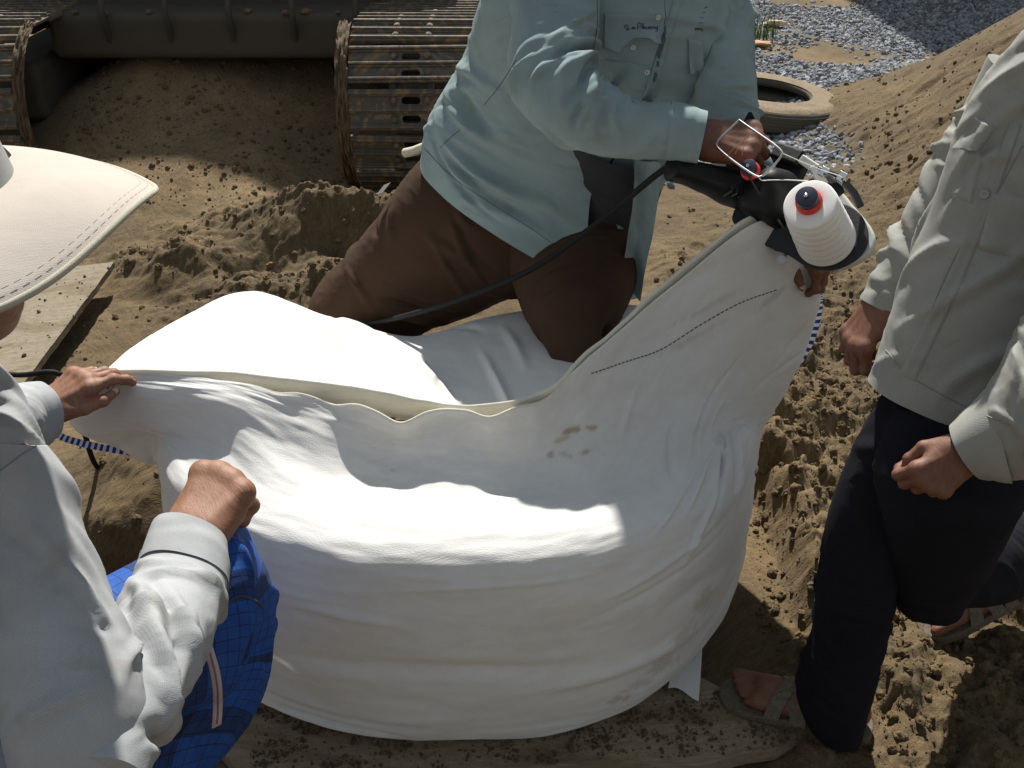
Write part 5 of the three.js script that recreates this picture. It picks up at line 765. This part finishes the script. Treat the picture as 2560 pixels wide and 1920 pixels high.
// ------------------------------------------------------------------ the portable bag-sewing machine
{
  const O = P(826, 240, 1.77), toCam = CP.clone().sub(O).normalize();
  const imgUp = CU.clone().multiplyScalar(0.91).add(V(-0.41, 0, 0)).normalize(); imgUp.addScaledVector(toCam, -imgUp.dot(toCam)).normalize();
  const N = toCam.clone().multiplyScalar(0.90).addScaledVector(imgUp, 0.44).normalize(); // normal of the base plate, also the axis of the thread cone
  const on = (px, py, h = 0) => { const d = ray(px, py), t = (O.clone().addScaledVector(N, h).sub(CP)).dot(N) / d.dot(N); return CP.clone().addScaledVector(d, t); };
  const ex = on(867, 250).sub(on(740, 215)).normalize(), ez = ex.clone().cross(N).normalize();
  const mc = thing('sewing_machine', 'black portable bag sewing machine carrying a white thread cone, held over the bag mouth', 'sewing machine', O.clone());
  const slab = (pts, h0, h1, bevel = 0.003) => { // outline in pixels on the plate
    const q = pts.map(p => { const w = on(p[0], p[1]).sub(O); return new THREE.Vector2(w.dot(ex), w.dot(ez)); }), c = new THREE.SplineCurve([...q, q[0]]), sh = new THREE.Shape(c.getPoints(80));
    const g = new THREE.ExtrudeGeometry(sh, { depth: h1 - h0 - 2 * bevel, bevelEnabled: true, bevelSize: bevel, bevelThickness: bevel, bevelSegments: 3 });
    g.applyMatrix4(frameM(O.clone().addScaledVector(N, h0 + bevel), ex, ez, ex.clone().cross(ez))); if (ex.clone().cross(ez).dot(N) < 0) { g.translate(N.x * (h1 - h0 - 2 * bevel), N.y * (h1 - h0 - 2 * bevel), N.z * (h1 - h0 - 2 * bevel)); }
    return g;
  };
  part('base_plate', slab([[736, 207], [734, 221], [760, 240], [786, 251], [808, 264], [832, 267], [852, 259], [864, 246], [866, 230], [858, 213], [840, 203], [800, 196], [765, 197]], -0.012, -0.004), M.blackPlate, mc);
  part('frame_casting', slab([[800, 185], [832, 186], [852, 206], [868, 226], [871, 240], [862, 252], [838, 262], [812, 255], [792, 225]], -0.034, -0.013, 0.005), M.castGrey, mc);
  const lathe = (prof, o, ax, n = 40) => { const g = new THREE.LatheGeometry(prof.map(q => new THREE.Vector2(...q)), n); g.applyQuaternion(new THREE.Quaternion().setFromUnitVectors(V(0, 1, 0), ax)); g.translate(o.x, o.y, o.z); return g; };
  // thread cone with shallow winding ridges
  const prof = [[0.006, 0.0], [0.052, 0.0]]; for (let i = 0; i <= 70; i++) { const t = i / 70; prof.push([0.0545 - 0.0075 * t + 0.0006 * Math.sin(t * 46) + 0.0005 * Math.sin(t * 130) - (i > 67 ? (i - 67) * 0.0012 : 0), 0.002 + t * 0.158]); } prof.push([0.03, 0.1612], [0.014, 0.1605], [0.006, 0.15]);
  const co = part('thread_cone', lathe(prof, O, N, 64), M.cone, mc);
  for (const k of [0.25, 0.45, 0.62]) { const c = []; for (let i = 0; i <= 40; i++) { const a = i / 40 * 5.2, r = 0.0548 - 0.0075 * k, h = 0.16 * k + 0.014 * Math.sin(a * 0.6); c.push(O.clone().addScaledVector(N, h).addScaledVector(ex, Math.cos(a) * r).addScaledVector(ez, Math.sin(a) * r)); } part('wound_thread', tube(c, 0.0006, 90, 4), M.whiteThread, co); }
  const knob = (o, ax, s, nm) => { const k = part(nm, lathe([[0, 0], [0.022, 0], [0.0235, 0.004], [0.0225, 0.012], [0.017, 0.014], [0.0, 0.014]].map(q => q.map(v => v * s)), o, ax), M.red, mc); part('knob_cap', lathe([[0, 0.013], [0.0185, 0.013], [0.0195, 0.016], [0.0195, 0.028], [0.018, 0.031], [0.0, 0.032]].map(q => q.map(v => v * s)), o, ax), M.navyKnob, k); part('knob_screw', lathe([[0, 0.032], [0.0045, 0.032], [0.0038, 0.0355], [0, 0.0365]].map(q => q.map(v => v * s)), o, ax, 16), M.chrome, k); };
  knob(O.clone().addScaledVector(N, 0.160), N, 1.0, 'cone_knob');
  knob(on(751, 172, 0.10), N, 0.80, 'tension_knob');
  // dark gear housing
  const bx = (p, w, h, d, r, tilt = 0) => { const x = ex.clone().applyAxisAngle(N, tilt), z = x.clone().cross(N); return boxAt(w, h, d, r, frameM(p, x, N, z)); };
  const housing = (() => { const c = on(770, 197, 0.02), g = nets((x, y, z) => { const q = Math.hypot(Math.max(0, Math.abs(x) - 0.02), Math.max(0, Math.abs(y) - 0.015), Math.max(0, Math.abs(z) - 0.018)) - 0.034; const b = Math.hypot(x - 0.01, y - 0.045, (z + 0.01) * 1.1) - 0.03; return smin(q, b, 0.02); }, V(-0.08, -0.07, -0.075), V(0.08, 0.1, 0.075), 0.005); g.applyMatrix4(frameM(c, ex, N, ex.clone().cross(N))); return g; })();
  part('gear_housing', housing, M.black, mc);
  part('side_block', bx(on(789, 158, 0.01), 0.062, 0.045, 0.034, 0.006, -0.1), M.black, mc);
  part('cover_plate', bx(on(790, 172, 0.0), 0.055, 0.03, 0.05, 0.004), M.black, mc);
  part('lower_block', bx(on(782, 243, -0.02), 0.05, 0.03, 0.03, 0.004), M.black, mc);
  // motor handle running back under the cuff
  const hA = P(668, 166, 1.855), hB = on(752, 194, 0.0), hd = hB.clone().sub(hA).normalize(), hn = N.clone().addScaledVector(hd, -N.dot(hd)).normalize(), hz = hd.clone().cross(hn);
  const mot = gridGeo(60, 60, (u, v) => { const a = u * 6.28319, t = v, r = 0.027 + 0.008 * smooth(0.45, 0.75, t) - 0.004 * smooth(0.5, 0.2, t) * Math.sin(t * 6), e = t < 0.06 ? Math.sqrt(Math.max(0, 1 - (1 - t / 0.06) ** 2)) : t > 0.94 ? Math.sqrt(Math.max(0, 1 - ((t - 0.94) / 0.06) ** 2)) : 1, c = Math.cos(a), s = Math.sin(a); return hA.clone().lerp(hB, t).addScaledVector(hn, Math.sign(c) * Math.abs(c) ** 0.75 * r * e).addScaledVector(hz, Math.sign(s) * Math.abs(s) ** 0.75 * r * e); }, [0.2, 0.25]);
  const mo = part('motor_handle', weld(mot, 60, 60), M.black, mc);
  for (let i = 0; i < 4; i++) { const p = hA.clone().lerp(hB, 0.62 + i * 0.065).addScaledVector(hn, 0.022).addScaledVector(hz, 0.026 * (hz.dot(imgUp) > 0 ? -1 : 1)); part('vent_rib', boxAt(0.004, 0.026, 0.012, 0.0015, frameM(p, hd, hn, hz)), M.blackGloss, mo); }
  // carrying bracket over the hand
  const br = (pts, r) => tube(pts, r, 40, 8);
  const bent = (pts, w, th) => { const gs = []; for (let i = 0; i + 1 < pts.length; i++) { const a = pts[i], b = pts[i + 1], x = b.clone().sub(a), L = x.length(); x.normalize(); const z = x.clone().cross(toCam).normalize(), y = z.clone().cross(x); gs.push(boxAt(L + w * 0.7, th, w, th * 0.35, frameM(a.clone().lerp(b, 0.5), x, y, z))); } return mg(gs); };
  part('bracket', bent([on(738, 137, 0.05), on(750, 114, 0.06), on(766, 146, 0.02)], 0.009, 0.005), M.black, mc);
  // wire loop that leads the thread, with its post
  const loop = [[739, 120], [717, 142], [716, 145], [758, 177], [761, 177], [782, 155], [782, 152]].map(q => on(q[0], q[1], 0.14));
  part('thread_loop', br([...loop, loop[0]], 0.0022), M.steel, mc);
  part('loop_post', br([on(745, 168, 0.14), on(757, 190, 0.08), on(775, 215, 0.04), on(792, 242, 0.0)], 0.0024), M.blackGloss, mc);
  part('thread_run', br([on(759, 177, 0.14), on(761, 180, 0.14), on(770, 180, 0.12), on(790, 180, 0.14), on(808, 181, 0.158)], 0.0009), M.whiteThread, mc);
  part('thread_run', br([on(782, 153, 0.139), on(800, 161, 0.08), on(822, 170, 0.05), on(843, 178, 0.04), on(852, 190, 0.02)], 0.0008), M.whiteThread, mc);
  for (const [a, b] of [[[752, 131], [735, 154]], [[748, 137], [728, 155]], [[752, 132], [742, 155]]]) part('spare_thread', br([on(...a, 0.142), on((a[0] + b[0]) / 2 - 2, (a[1] + b[1]) / 2, 0.143), on(...b, 0.142)], 0.0006), M.copper, mc);
  // tensioner arm and bright clips along the top right
  part('needle_arm', bent([on(803, 160, 0.03), on(815, 168, 0.03), on(824, 185, 0.02)], 0.018, 0.008), M.castGrey, mc);
  for (const [x, y] of [[824, 172], [842, 177]]) { const c = part('thread_clip', bx(on(x, y, 0.035), 0.016, 0.006, 0.020, 0.002, -0.25), M.chrome, mc); const p = on(x + 0.5, y + 2, 0.04); part('clip_hole', lathe([[0, 0], [0.0026, 0], [0.0026, 0.001], [0, 0.001]], p, N, 12), M.thread, c); }
  part('needle_bar', br([on(812, 166, 0.03), on(832, 173, 0.03), on(850, 186, 0.02), on(856, 200, 0.01), on(862, 206, 0.0)], 0.0042), M.blackGloss, mc);
  part('presser_block', bx(on(833, 186, 0.012), 0.045, 0.022, 0.020, 0.004, -0.5), M.black, mc);
  part('lever', bent([on(846, 184, 0.03), on(854, 193, 0.02), on(860, 205, 0.01)], 0.014, 0.009), M.blackGloss, mc);
  { const p = on(786, 254, -0.01), q = on(782, 260, 0.0); const s = part('clamp_screw', rod(p, q, 0.0035), M.steel, mc); part('screw_wing', lathe([[0, -0.002], [0.009, -0.002], [0.0095, 0], [0.009, 0.002], [0, 0.002]], q, toCam, 20), M.steel, s); }
}
// ------------------------------------------------------------------ the power cable
single('power_cable', tube([P(672, 164, 1.87), P(655, 176, 1.90), P(620, 205, 1.96), P(575, 240, 1.99), P(530, 270, 2.00), P(480, 292, 2.02), P(440, 306, 2.06), P(405, 316, 2.12), P(380, 322, 2.22), P(330, 330, 2.45), V(-0.75, 0.03, -2.75), V(-1.0, 0.03, -2.5), V(-1.05, 0.05, -2.1), P(60, 374, 1.95), P(20, 375, 1.95), P(-30, 372, 2.0), P(-120, 380, 2.2)], 0.0065, 220, 8), M.rubber, 'black power cable running from the sewing machine across the brown trousers', 'cable');
renderer.render(scene, camera);
